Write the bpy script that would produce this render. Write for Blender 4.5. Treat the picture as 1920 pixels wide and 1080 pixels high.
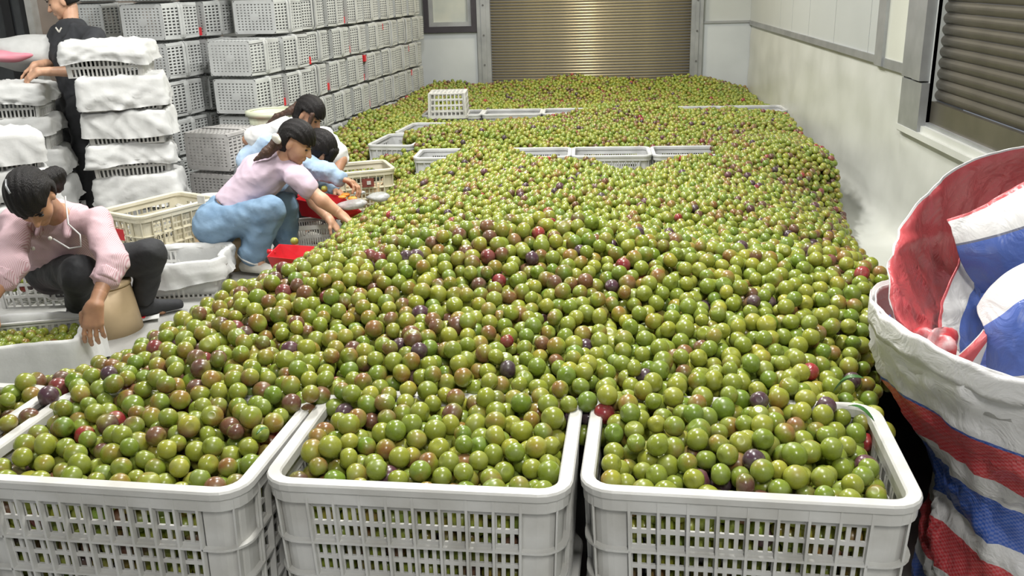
import bpy, bmesh, math, random
import numpy as np
from mathutils import Vector, Matrix
for o in list(bpy.data.objects): bpy.data.objects.remove(o, do_unlink=True)
S = bpy.context.scene; C = S.collection
PI = math.pi
rnd = random.Random(7); npr = np.random.RandomState(11)

# ---------------------------------------------------------------- camera
FPX = 1750.0; CAMH = 1.6
def _axes():
    Y = np.array([146., 585., FPX]); Y /= np.linalg.norm(Y)
    hh = (146*140+FPX*FPX)/585
    Z = -np.array([140., -hh, FPX]); Z -= Y*(Y@Z); Z /= np.linalg.norm(Z)
    f = np.array([1, 1, -1.]); Yr, Zr = Y*f, Z*f
    return np.stack([np.cross(Yr, Zr), Yr, Zr], 1)
CM = _axes()                                   # camera axes from the room's vanishing points
cd = bpy.data.cameras.new('camera'); cam = bpy.data.objects.new('camera', cd); C.objects.link(cam)
cd.sensor_width = 36; cd.lens = 36*FPX/1920; cd.clip_end = 60
mw = Matrix([list(CM.T[i])+[0] for i in range(3)]+[[0, 0, 0, 1]]); mw.translation = (0, 0, CAMH)
cam.matrix_world = mw; S.camera = cam
def P(x, y, d):                                # a spot of the place seen at pixel x, y from d metres away
    return np.array([0, 0, CAMH]) + d*(CM.T @ np.array([(x-960)/FPX, -(y-540)/FPX, -1.]))

# ---------------------------------------------------------------- light and exposure
W = bpy.data.worlds.new('world'); S.world = W; W.use_nodes = True
W.node_tree.nodes['Background'].inputs[0].default_value = (.8, .87, 1, 1)
W.node_tree.nodes['Background'].inputs[1].default_value = .17
def area(loc, sx, sy, power, col=(1, .985, .95)):
    l = bpy.data.lights.new('ceiling_lamp', 'AREA'); l.shape = 'RECTANGLE'; l.size = sx; l.size_y = sy; l.energy = power; l.color = col
    o = bpy.data.objects.new('ceiling_lamp', l); C.objects.link(o); o.location = loc
    return o
area((.1, 2.5, 3.6), .25, 1.3, 88)
area((.4, -1.0, 3.4), .25, 1.3, 64)
area((-.9, 5.2, 3.6), .25, 1.4, 125)
area((-3.6, 4.2, 3.6), .25, 1.4, 70)
area((-.3, 8.4, 3.6), .25, 1.4, 85)
area((-.25, 10.4, 3.5), .4, .4, 40, (1, .88, .62))
S.view_settings.view_transform = 'Standard'; S.view_settings.look = 'None'
S.view_settings.exposure = .5; S.view_settings.gamma = 1; S.view_settings.use_curve_mapping = False

# ---------------------------------------------------------------- helpers
def tag(o, label=None, cat=None, group=None, kind=None):
    for k, v in (('label', label), ('category', cat), ('group', group), ('kind', kind)):
        if v: o[k] = v
    return o
def empty(name, loc=(0, 0, 0), rz=0, label=None, cat=None, group=None):
    o = bpy.data.objects.new(name, None); o.empty_display_size = .05; C.objects.link(o)
    o.location = loc; o.rotation_euler = (0, 0, rz)
    return tag(o, label, cat, group)
def link(name, me, mat=None, parent=None, smooth=False):
    o = bpy.data.objects.new(name, me); C.objects.link(o)
    if mat is not None and not me.materials: me.materials.append(mat)
    if smooth and me.polygons: me.polygons.foreach_set('use_smooth', [True]*len(me.polygons))
    if parent is not None: o.parent = parent
    return o
class MB:
    def __init__(s): s.v = []; s.f = []
    def add(s, v, f):
        n = len(s.v); s.v += [tuple(map(float, p)) for p in v]; s.f += [tuple(n+i for i in q) for q in f]; return s
    def box(s, x0, x1, y0, y1, z0, z1):
        return s.add([(x0,y0,z0),(x1,y0,z0),(x1,y1,z0),(x0,y1,z0),(x0,y0,z1),(x1,y0,z1),(x1,y1,z1),(x0,y1,z1)],
                     [(3,2,1,0),(4,5,6,7),(0,1,5,4),(1,2,6,5),(2,3,7,6),(3,0,4,7)])
    def bar(s, p, q, w, h):
        p, q = Vector(p), Vector(q); d = (q-p).normalized()
        a = d.cross(Vector((0, 0, 1)));  a = a.normalized() if a.length > 1e-3 else Vector((1, 0, 0)); b = a.cross(d)
        v = [c+sx*a*w/2+sy*b*h/2 for c in (p, q) for sx, sy in ((-1,-1),(1,-1),(1,1),(-1,1))]
        return s.add(v, [(3,2,1,0),(4,5,6,7),(0,1,5,4),(1,2,6,5),(2,3,7,6),(3,0,4,7)])
    def tube(s, pts, r, n=8):
        pts = [Vector(p) for p in pts]; rr = r if isinstance(r, (list, tuple)) else [r]*len(pts); v = []; f = []
        for i, p in enumerate(pts):
            d = (pts[min(i+1, len(pts)-1)]-pts[max(i-1, 0)]).normalized()
            a = d.cross(Vector((.12, .93, .31))).normalized(); b = a.cross(d)
            v += [p+rr[i]*(math.cos(2*PI*k/n)*a+math.sin(2*PI*k/n)*b) for k in range(n)]
        for i in range(len(pts)-1):
            f += [(i*n+k, i*n+(k+1) % n, (i+1)*n+(k+1) % n, (i+1)*n+k) for k in range(n)]
        f += [tuple(range(n-1, -1, -1)), tuple(range((len(pts)-1)*n, len(pts)*n))]
        return s.add(v, f)
    def lathe(s, prof, n=32, c=(0, 0)):
        v = [(c[0]+r*math.cos(2*PI*k/n), c[1]+r*math.sin(2*PI*k/n), z) for r, z in prof for k in range(n)]
        f = [(i*n+k, i*n+(k+1) % n, (i+1)*n+(k+1) % n, (i+1)*n+k) for i in range(len(prof)-1) for k in range(n)]
        return s.add(v, f)
    def sweep(s, path, prof, closed=True):
        """path: list of ((x,y),(nx,ny)); prof: (out, z) points, closed ring"""
        m = len(prof); n = len(path)
        v = [(p[0]+nn[0]*o, p[1]+nn[1]*o, z) for p, nn in path for o, z in prof]
        f = [(i*m+k, ((i+1) % n)*m+k, ((i+1) % n)*m+(k+1) % m, i*m+(k+1) % m) for i in range(n if closed else n-1) for k in range(m)]
        if not closed: f += [tuple(range(m)), tuple(range((n-1)*m+m-1, (n-1)*m-1, -1))]
        return s.add(v, f)
    def mesh(s, name, mat=None, fn=None, recalc=True):
        me = bpy.data.meshes.new(name)
        me.from_pydata([tuple(fn(*p)) for p in s.v] if fn else s.v, [], s.f)
        if recalc:
            bm = bmesh.new(); bm.from_mesh(me); bmesh.ops.recalc_face_normals(bm, faces=bm.faces); bm.to_mesh(me); bm.free()
        if mat is not None: me.materials.append(mat)
        return me
    def build(s, name, mat, parent=None, smooth=False, fn=None):
        return link(name, s.mesh(name, mat, fn), None, parent, smooth)
def rrect(w, d, r, n=5):
    out = []
    for cx, cy, a0 in ((w/2-r, d/2-r, 0), (-w/2+r, d/2-r, PI/2), (-w/2+r, -d/2+r, PI), (w/2-r, -d/2+r, 1.5*PI)):
        for k in range(n+1):
            a = a0+PI/2*k/n; out.append(((cx+r*math.cos(a), cy+r*math.sin(a)), (math.cos(a), math.sin(a))))
    return out
def kids(o): return [c for c in bpy.data.objects if c.parent == o]
def copy_tree(o, parent=None):
    c = o.copy(); C.objects.link(c); c.parent = parent
    for ch in CH.get(o.name, kids(o)): copy_tree(ch, c)
    return c
CH = {}

# ---------------------------------------------------------------- materials
def nodes(name):
    m = bpy.data.materials.new(name); m.use_nodes = True; nt = m.node_tree
    return m, nt, nt.nodes['Principled BSDF'], nt.nodes, nt.links
def mat(name, col, rough=.5, var=.08, scale=12, bump=0, bscale=60, metal=0, spec=.5, col2=None, sss=0, trans=0, stretch=None):
    """plain surface with noise variation between col and col2 (default a little darker)"""
    m, nt, b, N, L = nodes(name)
    b.inputs['Roughness'].default_value = rough; b.inputs['Metallic'].default_value = metal; b.inputs['Specular IOR Level'].default_value = spec
    c2 = col2 or tuple(c*(1-var*3) for c in col)
    tc = N.new('ShaderNodeTexCoord'); src = tc.outputs['Object']
    if stretch:
        mp = N.new('ShaderNodeMapping'); mp.inputs['Scale'].default_value = stretch; L.new(src, mp.inputs[0]); src = mp.outputs[0]
    no = N.new('ShaderNodeTexNoise'); no.inputs['Scale'].default_value = scale; no.inputs['Detail'].default_value = 5; L.new(src, no.inputs['Vector'])
    rp = N.new('ShaderNodeValToRGB'); rp.color_ramp.elements[0].position = .3; rp.color_ramp.elements[1].position = .62
    rp.color_ramp.elements[0].color = (*c2, 1); rp.color_ramp.elements[1].color = (*col, 1)
    L.new(no.outputs['Fac'], rp.inputs[0]); L.new(rp.outputs[0], b.inputs['Base Color'])
    if bump:
        n2 = N.new('ShaderNodeTexNoise'); n2.inputs['Scale'].default_value = bscale; n2.inputs['Detail'].default_value = 4; L.new(src, n2.inputs['Vector'])
        bp = N.new('ShaderNodeBump'); bp.inputs['Strength'].default_value = bump; bp.inputs['Distance'].default_value = .01
        L.new(n2.outputs['Fac'], bp.inputs['Height']); L.new(bp.outputs[0], b.inputs['Normal'])
    if sss:
        b.inputs['Subsurface Weight'].default_value = sss; b.inputs['Subsurface Radius'].default_value = (.02, .008, .004)
    if trans: b.inputs['Transmission Weight'].default_value = trans
    return m
M = {}
M['floor'] = mat('floor_concrete', (.42, .42, .40), .45, scale=3, col2=(.28, .28, .27), bump=.1)
M['film'] = mat('white_film', (.58, .59, .55), .38, scale=2.2, col2=(.49, .50, .46), bump=.12, bscale=9)
M['panel'] = mat('wall_panel', (.50, .52, .51), .42, scale=.8, col2=(.44, .46, .45))
M['cream'] = mat('cream_panel', (.62, .63, .56), .42, scale=1.1, col2=(.52, .53, .47))
M['backpanel'] = mat('grey_sheet', (.55, .58, .60), .45, scale=2, col2=(.48, .51, .53), bump=.15, bscale=6)
M['steel'] = mat('steel_trim', (.40, .41, .42), .4, scale=5, col2=(.30, .31, .32), metal=.5)
M['seam'] = mat('seam_dark', (.12, .12, .12), .6)
M['slat_gold'] = mat('shutter_bronze', (.52, .45, .30), .40, scale=3, col2=(.44, .38, .26), metal=.6, spec=.6)
M['slat_brown'] = mat('shutter_brown', (.17, .155, .125), .38, scale=4, col2=(.12, .11, .09), metal=.6, spec=.6)
M['dark_alu'] = mat('dark_aluminium', (.045, .04, .05), .4)
M['glass'] = mat('window_glass', (.42, .45, .43), .12, scale=2.5, col2=(.55, .56, .5), spec=.8)
M['crate'] = mat('crate_white', (.58, .575, .55), .42, scale=9, col2=(.45, .44, .405), bump=.05)
M['crate_grey'] = mat('crate_greyed', (.60, .61, .61), .5, scale=7, col2=(.45, .455, .45))
M['ivory'] = mat('crate_ivory', (.70, .66, .52), .42, scale=6, col2=(.55, .51, .38))
M['basket'] = mat('basket_grey', (.52, .535, .53), .5, scale=6, col2=(.42, .43, .425))
M['basket_dusty'] = mat('basket_dusty', (.44, .43, .42), .6, scale=18, col2=(.36, .35, .34))
M['basket_white'] = mat('basket_white', (.68, .68, .66), .45, scale=8, col2=(.5, .49, .46))
M['cloth'] = mat('white_cloth', (.56, .565, .555), .75, scale=14, col2=(.50, .505, .495), bump=.10, bscale=70)
M['red'] = mat('red_plastic', (.62, .02, .03), .3, scale=6, col2=(.48, .012, .02))
M['tan'] = mat('tan_card', (.62, .47, .29), .6, scale=8, col2=(.54, .40, .24))
M['black'] = mat('black_ink', (.02, .02, .022), .5)
M['skin'] = mat('skin', (.58, .34, .22), .5, scale=20, col2=(.50, .28, .18), sss=.12)
M['skin2'] = mat('skin_tan', (.46, .25, .15), .5, scale=20, col2=(.39, .20, .12), sss=.12)
M['hair'] = mat('black_hair', (.012, .010, .010), .5, scale=60, col2=(.007, .006, .006), bump=.6, bscale=240, stretch=(1, 1, .12), spec=.25)
M['hair_brown'] = mat('brown_hair', (.085, .045, .03), .4, scale=60, col2=(.045, .022, .015), bump=.6, bscale=220, stretch=(1, 1, .15))
M['black_cloth'] = mat('black_cloth', (.022, .023, .026), .8, scale=30, bump=.3, bscale=30)
M['charcoal'] = mat('charcoal_cloth', (.03, .032, .037), .8, scale=20, bump=.3, bscale=20)
M['lilac'] = mat('lilac_knit', (.56, .45, .535), .8, scale=8, col2=(.51, .41, .49), bump=.25, bscale=18)
M['white_tee'] = mat('white_tee', (.66, .66, .65), .8, scale=8, col2=(.6, .6, .59), bump=.2, bscale=20)
M['denim'] = mat('light_denim', (.20, .31, .44), .8, scale=9, col2=(.12, .205, .31), bump=.3, bscale=30)
M['denim_grey'] = mat('grey_denim', (.20, .25, .30), .8, scale=9, col2=(.13, .17, .21), bump=.3, bscale=30)
M['sleeve_blue'] = mat('chambray', (.33, .44, .57), .8, scale=12, col2=(.22, .32, .45), bump=.4, bscale=22)
M['apron_blue'] = mat('pale_blue', (.50, .64, .80), .8, scale=8, col2=(.42, .56, .74), bump=.3, bscale=22)
M['grey_cloth'] = mat('grey_cloth', (.25, .26, .27), .8, scale=8, col2=(.17, .18, .19), bump=.3, bscale=20)
M['shoe_white'] = mat('shoe_white', (.70, .68, .62), .6, scale=20, col2=(.58, .56, .5))
M['leaf'] = mat('leaf_green', (.03, .10, .02), .35, scale=30, col2=(.05, .16, .03))
M['pale_green'] = mat('pale_green_plastic', (.60, .63, .48), .45, scale=5, col2=(.52, .55, .41))
M['pink'] = mat('pink_print', (.75, .25, .32), .6, scale=10, col2=(.65, .3, .36))
M['bag'] = mat('clear_bag', (.72, .73, .72), .2, scale=20, col2=(.6, .61, .6), bump=.6, bscale=40, trans=.6)
M['orange'] = mat('orange_peel', (.85, .30, .04), .5)
M['purple'] = mat('purple_paper', (.22, .17, .42), .6)
def stripes_shirt():
    m, nt, b, N, L = nodes('pink_striped_cotton'); b.inputs['Roughness'].default_value = .8
    tc = N.new('ShaderNodeTexCoord'); wv = N.new('ShaderNodeTexWave'); wv.bands_direction = 'X'; wv.inputs['Scale'].default_value = 60; wv.inputs['Distortion'].default_value = 1.2; wv.inputs['Detail'].default_value = 1; wv.inputs['Detail Scale'].default_value = .1
    L.new(tc.outputs['Object'], wv.inputs['Vector'])
    rp = N.new('ShaderNodeValToRGB'); rp.color_ramp.elements[0].color = (.46, .26, .295, 1); rp.color_ramp.elements[1].color = (.60, .46, .49, 1)
    rp.color_ramp.elements[0].position = .15; rp.color_ramp.elements[1].position = .6
    L.new(wv.outputs['Fac'], rp.inputs[0]); L.new(rp.outputs[0], b.inputs['Base Color'])
    no = N.new('ShaderNodeTexNoise'); no.inputs['Scale'].default_value = 22; L.new(tc.outputs['Object'], no.inputs['Vector'])
    bp = N.new('ShaderNodeBump'); bp.inputs['Strength'].default_value = .3; bp.inputs['Distance'].default_value = .01; L.new(no.outputs['Fac'], bp.inputs['Height']); L.new(bp.outputs[0], b.inputs['Normal'])
    return m
M['stripe'] = stripes_shirt()
def plum_mat():
    m, nt, b, N, L = nodes('plum_skin')
    at = N.new('ShaderNodeAttribute'); at.attribute_type = 'INSTANCER'; at.attribute_name = 'tint'
    a2 = N.new('ShaderNodeAttribute'); a2.attribute_type = 'INSTANCER'; a2.attribute_name = 'tone'
    tc = N.new('ShaderNodeTexCoord'); mp = N.new('ShaderNodeMapping'); L.new(tc.outputs['Object'], mp.inputs[0])
    off = N.new('ShaderNodeCombineXYZ'); L.new(a2.outputs['Fac'], off.inputs[0]); L.new(at.outputs['Fac'], off.inputs[1])
    sc = N.new('ShaderNodeVectorMath'); sc.operation = 'SCALE'; sc.inputs['Scale'].default_value = 7.3; L.new(off.outputs[0], sc.inputs[0]); L.new(sc.outputs[0], mp.inputs['Location'])
    def noise(s, d=3):
        n = N.new('ShaderNodeTexNoise'); n.inputs['Scale'].default_value = s; n.inputs['Detail'].default_value = d; L.new(mp.outputs[0], n.inputs['Vector']); return n.outputs['Fac']
    def mth(op, a, c, clamp=False):
        n = N.new('ShaderNodeMath'); n.operation = op; n.use_clamp = clamp
        for i, v in enumerate((a, c)):
            if isinstance(v, (int, float)): n.inputs[i].default_value = v
            else: L.new(v, n.inputs[i])
        return n.outputs[0]
    def mix(f, a, c):
        n = N.new('ShaderNodeMix'); n.data_type = 'RGBA'
        if isinstance(f, (int, float)): n.inputs[0].default_value = f
        else: L.new(f, n.inputs[0])
        for i, v in ((6, a), (7, c)):
            if isinstance(v, tuple): n.inputs[i].default_value = (*v, 1)
            else: L.new(v, n.inputs[i])
        return n.outputs[2]
    green = mix(a2.outputs['Fac'], (.135, .225, .012), (.38, .365, .035))
    green = mix(mth('MULTIPLY', noise(70, 4), .55), green, (.15, .18, .045))
    # blush grows with tint and sits to one side of the fruit
    sep = N.new('ShaderNodeSeparateXYZ'); L.new(tc.outputs['Object'], sep.inputs[0])
    side = mth('ADD', mth('MULTIPLY', sep.outputs[0], 34), mth('MULTIPLY', sep.outputs[2], -14))
    k = mth('ADD', mth('ADD', mth('MULTIPLY', at.outputs['Fac'], 3.4), mth('MULTIPLY', noise(42), 1.7)), side)
    k = mth('MULTIPLY', mth('SUBTRACT', k, 2.05), .8, True)
    rp = N.new('ShaderNodeValToRGB'); el = rp.color_ramp.elements
    el[0].position = 0; el[0].color = (.30, .18, .035, 1); el[1].position = 1; el[1].color = (.055, .032, .045, 1)
    for ps, c in ((.45, (.25, .12, .03, 1)), (.62, (.16, .07, .035, 1)), (.76, (.09, .042, .04, 1)), (.83, (.30, .03, .03, 1)), (.90, (.22, .028, .035, 1)), (.94, (.085, .04, .055, 1))):
        e = el.new(ps); e.color = c
    L.new(at.outputs['Fac'], rp.inputs[0])
    colr = mix(k, green, rp.outputs[0])
    bl = mth('MULTIPLY', mth('SUBTRACT', noise(55, 5), .42), 1.7, True)
    colr = mix(mth('MULTIPLY', bl, .36), colr, (.33, .36, .25))
    L.new(colr, b.inputs['Base Color'])
    ro = mth('ADD', mth('MULTIPLY', bl, .3), .24); L.new(ro, b.inputs['Roughness'])
    b.inputs['Specular IOR Level'].default_value = .5; b.inputs['Subsurface Weight'].default_value = 0
    return m
M['plum'] = plum_mat()
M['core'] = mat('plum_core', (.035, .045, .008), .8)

# ---------------------------------------------------------------- the building
XR = 1.92; YB = 11.7; XL = -6.2; ZC = 4.0
def struct(o): return tag(o, kind='structure')
fl = struct(MB().box(XL-.2, XR+.3, -3, YB+.3, -.12, 0).build('floor', M['floor']))
struct(MB().box(XL-.2, XR+.3, -3, YB+.3, ZC, ZC+.1).build('ceiling', mat('ceiling_sheet', (.5, .51, .52), .7)))
wl = struct(MB().box(XL-.15, XL, -3, YB+.3, 0, ZC).build('wall_left', M['panel']))
# rear wall: window hole x -2.3..-1.32 z 1.0..1.95, shutter hole x -1.2..1.28
wb = MB()
for a in ((XL, -2.62, 0, ZC), (-2.62, -1.36, 0, .99), (-2.62, -1.36, 2.1, ZC), (-1.36, -1.22, 0, ZC), (-1.22, 1.22, 2.9, ZC), (1.22, XR+.2, 0, ZC)):
    wb.box(a[0], a[1], YB, YB+.15, a[2], a[3])
wb = struct(wb.build('wall_back', M['panel']))
MB().box(XL, -1.37, YB-.012, YB-.001, 0, .985).build('lower_sheet', M['backpanel'], wb)
MB().box(1.33, XR, YB-.012, YB-.001, 0, 1.03).build('lower_sheet', M['backpanel'], wb)
MB().box(1.33, 1.90, YB-.03, YB-.002, 1.03, 1.055).build('rail', M['steel'], wb)
for x0, x1 in ((-1.36, -1.20), (1.20, 1.34)):
    j = MB().box(x0, x1, YB-.06, YB, 0, 3).box(x0+.05, x1-.05, YB-.075, YB-.06, 0, 3).build('door_jamb', M['steel'], wb)
    for z in (.25, .6, .95, 1.3, 1.7): MB().lathe([(0, -.006), (.012, -.006), (.012, 0), (0, .002)], 8).build('bolt', M['seam'], j, fn=lambda x, y, q, a=(x0+x1)/2, zz=z: (a+x, YB-.076+q, zz+y))
# window
w = struct(empty('window_1', (-1.99, YB, .99)))
fw = MB()
for a in ((-.63, .63, 0, .07), (-.63, .63, 1.04, 1.11), (-.63, -.56, .07, 1.04), (.56, .63, .07, 1.04), (-.02, .04, .07, 1.04)): fw.box(a[0], a[1], -.05, .06, a[2], a[3])
fw.build('window_frame', M['dark_alu'], w)
MB().box(-.56, -.02, .0, .012, .07, 1.04).build('pane', M['glass'], w)
MB().box(.04, .56, .02, .032, .07, 1.04).build('pane', M['glass'], w)
sf = MB()
for a in ((.04, .56, .07, .12), (.04, .09, .12, 1.04), (.51, .56, .12, 1.04)): sf.box(a[0], a[1], -.01, .02, a[2], a[3])
sf.build('sash', M['steel'], w)
MB().box(-.63, .63, .4, .42, -.1, 1.3).build('curtain', mat('pale_blind', (.6, .62, .56), .7, scale=4), w)
# slat of a roller shutter: shallow convex profile along its length (local x), height h
def slat_mesh(L, h, mt, bulge):
    n = 6; mb = MB(); v = []
    for x in (0, L):
        for k in range(n+1):
            t = k/n; v.append((x, -bulge*math.sin(PI*t)**.8, h*t))
        v.append((x, .006, h)); v.append((x, .006, 0))
    m = n+3
    mb.add(v, [(k, k+1, m+k+1, m+k) for k in range(m-1)]+[(m-1, 0, m, 2*m-1), tuple(range(m-1, -1, -1)), tuple(range(m, 2*m))])
    return mb.mesh('slat', mt)
d1 = struct(empty('door_1', (-1.2, YB+.03, 0)))
sm = slat_mesh(2.42, .030, M['slat_gold'], .014)
for k in range(86):
    o = link('slat', sm, None, d1, True); o.location = (0, 0, .02+k*.034)
MB().box(0, 2.42, -.015, .015, 0, .03).build('bottom_bar', M['steel'], d1)
# right wall: door hole y 1.6..5.55, z .74..2.9
wr = MB()
for a in ((5.55, YB, 0, ZC), (-3, 1.4, 0, ZC), (1.4, 5.55, 0, .69), (1.4, 5.55, 2.9, ZC)): wr.box(XR, XR+.2, a[0], a[1], a[2], a[3])
wr = struct(wr.build('wall_right', M['panel']))
seams = [11.7, 9.9, 9.32, 8.61, 7.71, 6.76, 6.52]
for a, b_ in zip(seams[:-1], seams[1:]):
    MB().box(XR-.02, XR, b_+.006, a-.006, 1.055, 3.2).build('panel', M['panel'], wr)
    MB().box(XR-.012, XR-.002, b_-.007, b_+.007, 1.055, 3.2).build('seam', M['steel'], wr)
MB().box(XR-.02, XR, 5.9, 6.36, 1.05, 3.2).build('panel', M['cream'], wr)
MB().box(XR-.042, XR-.002, 6.36, 6.52, .995, 3.2).build('post', M['steel'], wr)
MB().box(XR-.035, XR-.002, 6.52, YB, 1.005, 1.055).build('rail', M['steel'], wr)
MB().box(XR-.03, XR-.002, 5.9, 6.36, .99, 1.05).build('rail', M['steel'], wr)
MB().box(XR-.045, XR+.02, 5.57, 5.92, .985, 3.2).box(XR-.055, XR-.045, 5.57, 5.70, .985, 3.2).build('door_jamb', M['steel'], wr)
MB().box(XR-.045, XR+.02, 5.55, 5.90, .66, .975).build('door_jamb', M['steel'], wr)
MB().box(XR-.05, XR+.12, 1.4, 5.92, .665, .70).box(XR-.025, XR+.1, 1.4, 5.6, .70, .735).build('sill', M['film'], wr)
MB().box(XR+.0, XR+.03, 1.4, 5.55, .735, .755).build('sill_channel', M['steel'], wr)
# white film hung on the wall, turned out over the floor at its foot
n, m = 90, 22; v = []; f = []
for i in range(n+1):
    y = 2.2+(YB-.02-2.2)*i/n; zt = (1.0 if y > 5.9 else .668)
    for j in range(m+1):
        t = j/m
        if t < .7: x, z = XR-.008-.02*(t/.7)**2, zt*(1-t/.7)+.09*(t/.7)
        else:
            a = (t-.7)/.3; x, z = XR-.028-.09*min(1, a*2.2)-.30*max(0, a-.3), .09*(1-min(1, a*2.0))**1.6+.004
        wv = .006*math.sin(y*3.1+z*4)+.004*math.sin(y*7.3-z*9+1)+.003*math.sin(y*1.7+z*17)
        v.append((x-abs(wv)*(1 if t > .06 else .2), y, z))
f = [(i*(m+1)+j, i*(m+1)+j+1, (i+1)*(m+1)+j+1, (i+1)*(m+1)+j) for i in range(n) for j in range(m)]
tag(MB().add(v, f).build('plastic_sheet', M['film'], None, True), 'white plastic sheet hung over the lower right wall down to the floor', 'sheet')
d2 = struct(empty('door_2', (XR+.05, 5.57, .75)))
sm = slat_mesh(4.15, .0585, M['slat_brown'], .018)
for k in range(34):
    o = link('slat', sm, None, d2, True); o.location = (0, 0, .13+k*.06); o.rotation_euler = (0, 0, -PI/2)
MB().box(-.03, .0, -4.15, 0, 0, .125).build('bottom_bar', M['slat_brown'], d2)
g = MB(); g.box(-.05, -.03, -.02, 0, 0, 2.1).build('guide_rail', M['dark_alu'], d2)
# dark glazed door at the far left behind the man
d3 = struct(empty('door_3', (-5.66, 8.6, 0)))
fw = MB()
for a in ((-.50, -.44, .12, 2.23), (.44, .50, .12, 2.23), (.26, .34, .12, 2.23), (-.50, .50, 2.23, 2.3), (-.50, .50, 0, .12)): fw.box(a[0], a[1], -.03, .03, a[2], a[3])
fw.build('door_frame', M['black'], d3)
gl = mat('dark_glass', (.06, .065, .07), .15, scale=3, col2=(.03, .033, .036), spec=.7)
MB().box(-.44, .26, -.008, .008, .12, 2.23).build('pane', gl, d3); MB().box(.34, .44, -.008, .008, .12, 2.23).build('pane', gl, d3)
struct(MB().box(XL, -5.16, 8.66, 8.74, 0, ZC).build('wall_partition', M['dark_alu']))
struct(MB().box(-5.16, -5.10, 8.55, 8.76, 0, ZC).build('trim_1', M['crate']))
struct(MB().box(-5.10, -3.4, 8.66, 8.74, 0, ZC).build('wall_panel', mat('dusky_panel', (.40, .33, .28), .6, scale=3)))

# ---------------------------------------------------------------- crates
def crate_parts(w, d, h, mt, cells=8, slots=3, ends=5, r=.045, taper=.05, rim_h=.045, seed=0):
    """moulded produce crate, origin at the centre of its base; returns list of (name, mesh)"""
    T = lambda x, y, z: (x*(1-taper*(1-z/h)), y*(1-taper*(1-z/h)), z)
    out = []
    path = rrect(w-.03, d-.03, r)
    mb = MB(); mb.sweep(path, [(-.012, h-.004), (-.009, h), (.013, h), (.016, h-.004), (.016, h-.016), (.012, h-.019), (.012, h-.042), (.004, h-.042), (.004, h-.022), (-.012, h-.022)])
    me = mb.mesh('rim', mt, T); out.append(('rim', me))
    cz = .075                                    # solid corner length
    def wall(L, ncell, nslot):
        mb = MB(); a, b_ = -L/2+cz, L/2-cz; cw = (b_-a)/ncell; t0, t1 = -.004, .0
        tops = [h-.052, h-.128, h-.204, h-.28]
        T0, T1 = t0-.0008, t1+.0008
        mb.box(a-.002, b_+.002, T0, T1, h-.055, h-.01)
        for k, z in enumerate(tops[1:]):
            z = max(z, .012)
            mb.box(a-.002, b_+.002, T0, T1, z-.007, z+.009); mb.box(a, b_, 0, .0122, z-.003, z+.002)
            mb.box(a, b_, T0, T1, (z+tops[k])/2-.0045, (z+tops[k])/2+.0045)
        mb.box(a-.002, b_+.002, T0-.0003, T1+.0003, 0, max(tops[3], .02))
        sw = cw/nslot
        for i in range(ncell):
            for k in range(nslot+1):
                x = a+i*cw+k*sw; ww = .008 if 0 < k < nslot else .010
                mb.box(x-ww/2, x+ww/2, t0, t1, .01, h-.05)
        for i in range(ncell+1):
            x = a+i*cw; mb.box(x-.0025, x+.0025, 0, .013, .012, h-.018)
        return mb
    wl_, ws = wall(w-.03, cells, slots), wall(d-.03, ends, slots)
    for sy in (-1, 1):
        out.append(('side_panel', wl_.mesh('side_panel', mt, lambda x, y, z, s=sy: T(x, s*(d/2-.015+y), z))))
    for sx in (-1, 1):
        out.append(('end_panel', ws.mesh('end_panel', mt, lambda x, y, z, s=sx: T(s*(w/2-.015+y), x, z))))
    for cx, cy, a0 in ((1, 1, 0), (-1, 1, PI/2), (-1, -1, PI), (1, -1, 1.5*PI)):
        q = []
        W2, D2 = w/2-.015, d/2-.015
        pts = [((W2-r)*cx+r*math.cos(a0+PI/2*k/6), (D2-r)*cy+r*math.sin(a0+PI/2*k/6)) for k in range(7)]
        nn = [(math.cos(a0+PI/2*k/6), math.sin(a0+PI/2*k/6)) for k in range(7)]
        L1 = cz-r
        first = (pts[0][0]-nn[0][1]*0+math.sin(a0)*L1*1, pts[0][1]-math.cos(a0)*L1)
        last = (pts[-1][0]-math.sin(a0+PI/2)*L1, pts[-1][1]+math.cos(a0+PI/2)*L1)
        path = [(first, nn[0])]+list(zip(pts, nn))+[(last, nn[-1])]
        mb = MB().sweep(path, [(-.005, .005), (.0, .005), (.0, h-.02), (-.005, h-.02)], closed=False)
        [mb.sweep(path, [(0, z-.003), (.013, z-.003), (.013, z+.002), (0, z+.002)], closed=False) for z in (h-.128, h-.204)]
        for k in (0, 4, 8):
            (px, py), (ax, ay) = path[k]; mb.bar((px+ax*.006, py+ay*.006, .01), (px+ax*.006, py+ay*.006, h-.02), .004, .013)
        out.append(('corner_post', mb.mesh('corner_post', mt, T)))
    mb = MB(); nx, ny = 14, 9
    for i in range(nx+1): x = (w-.05)*(i/nx-.5); mb.box(x-.006, x+.006, -d/2+.02, d/2-.02, .0, .006)
    for i in range(ny+1): y = (d-.05)*(i/ny-.5); mb.box(-w/2+.02, w/2-.02, y-.006, y+.006, .0, .007)
    out.append(('base_grid', mb.mesh('base_grid', mt, T)))
    return out
def place_parts(name, parts, loc, rz, label, cat, group=None, rot=None):
    e = empty(name, loc, rz, label, cat, group)
    if rot: e.rotation_euler = rot
    for n_, me in parts: link(n_, me, None, e)
    return e
RZ = .72; CHT = .34
cA = crate_parts(.585, .42, CHT, M['crate'], 8, 3)
cB = crate_parts(.605, .42, CHT, M['crate'], 8, 3)
cL = crate_parts(.60, .42, CHT, M['crate'], 9, 2)
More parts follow.
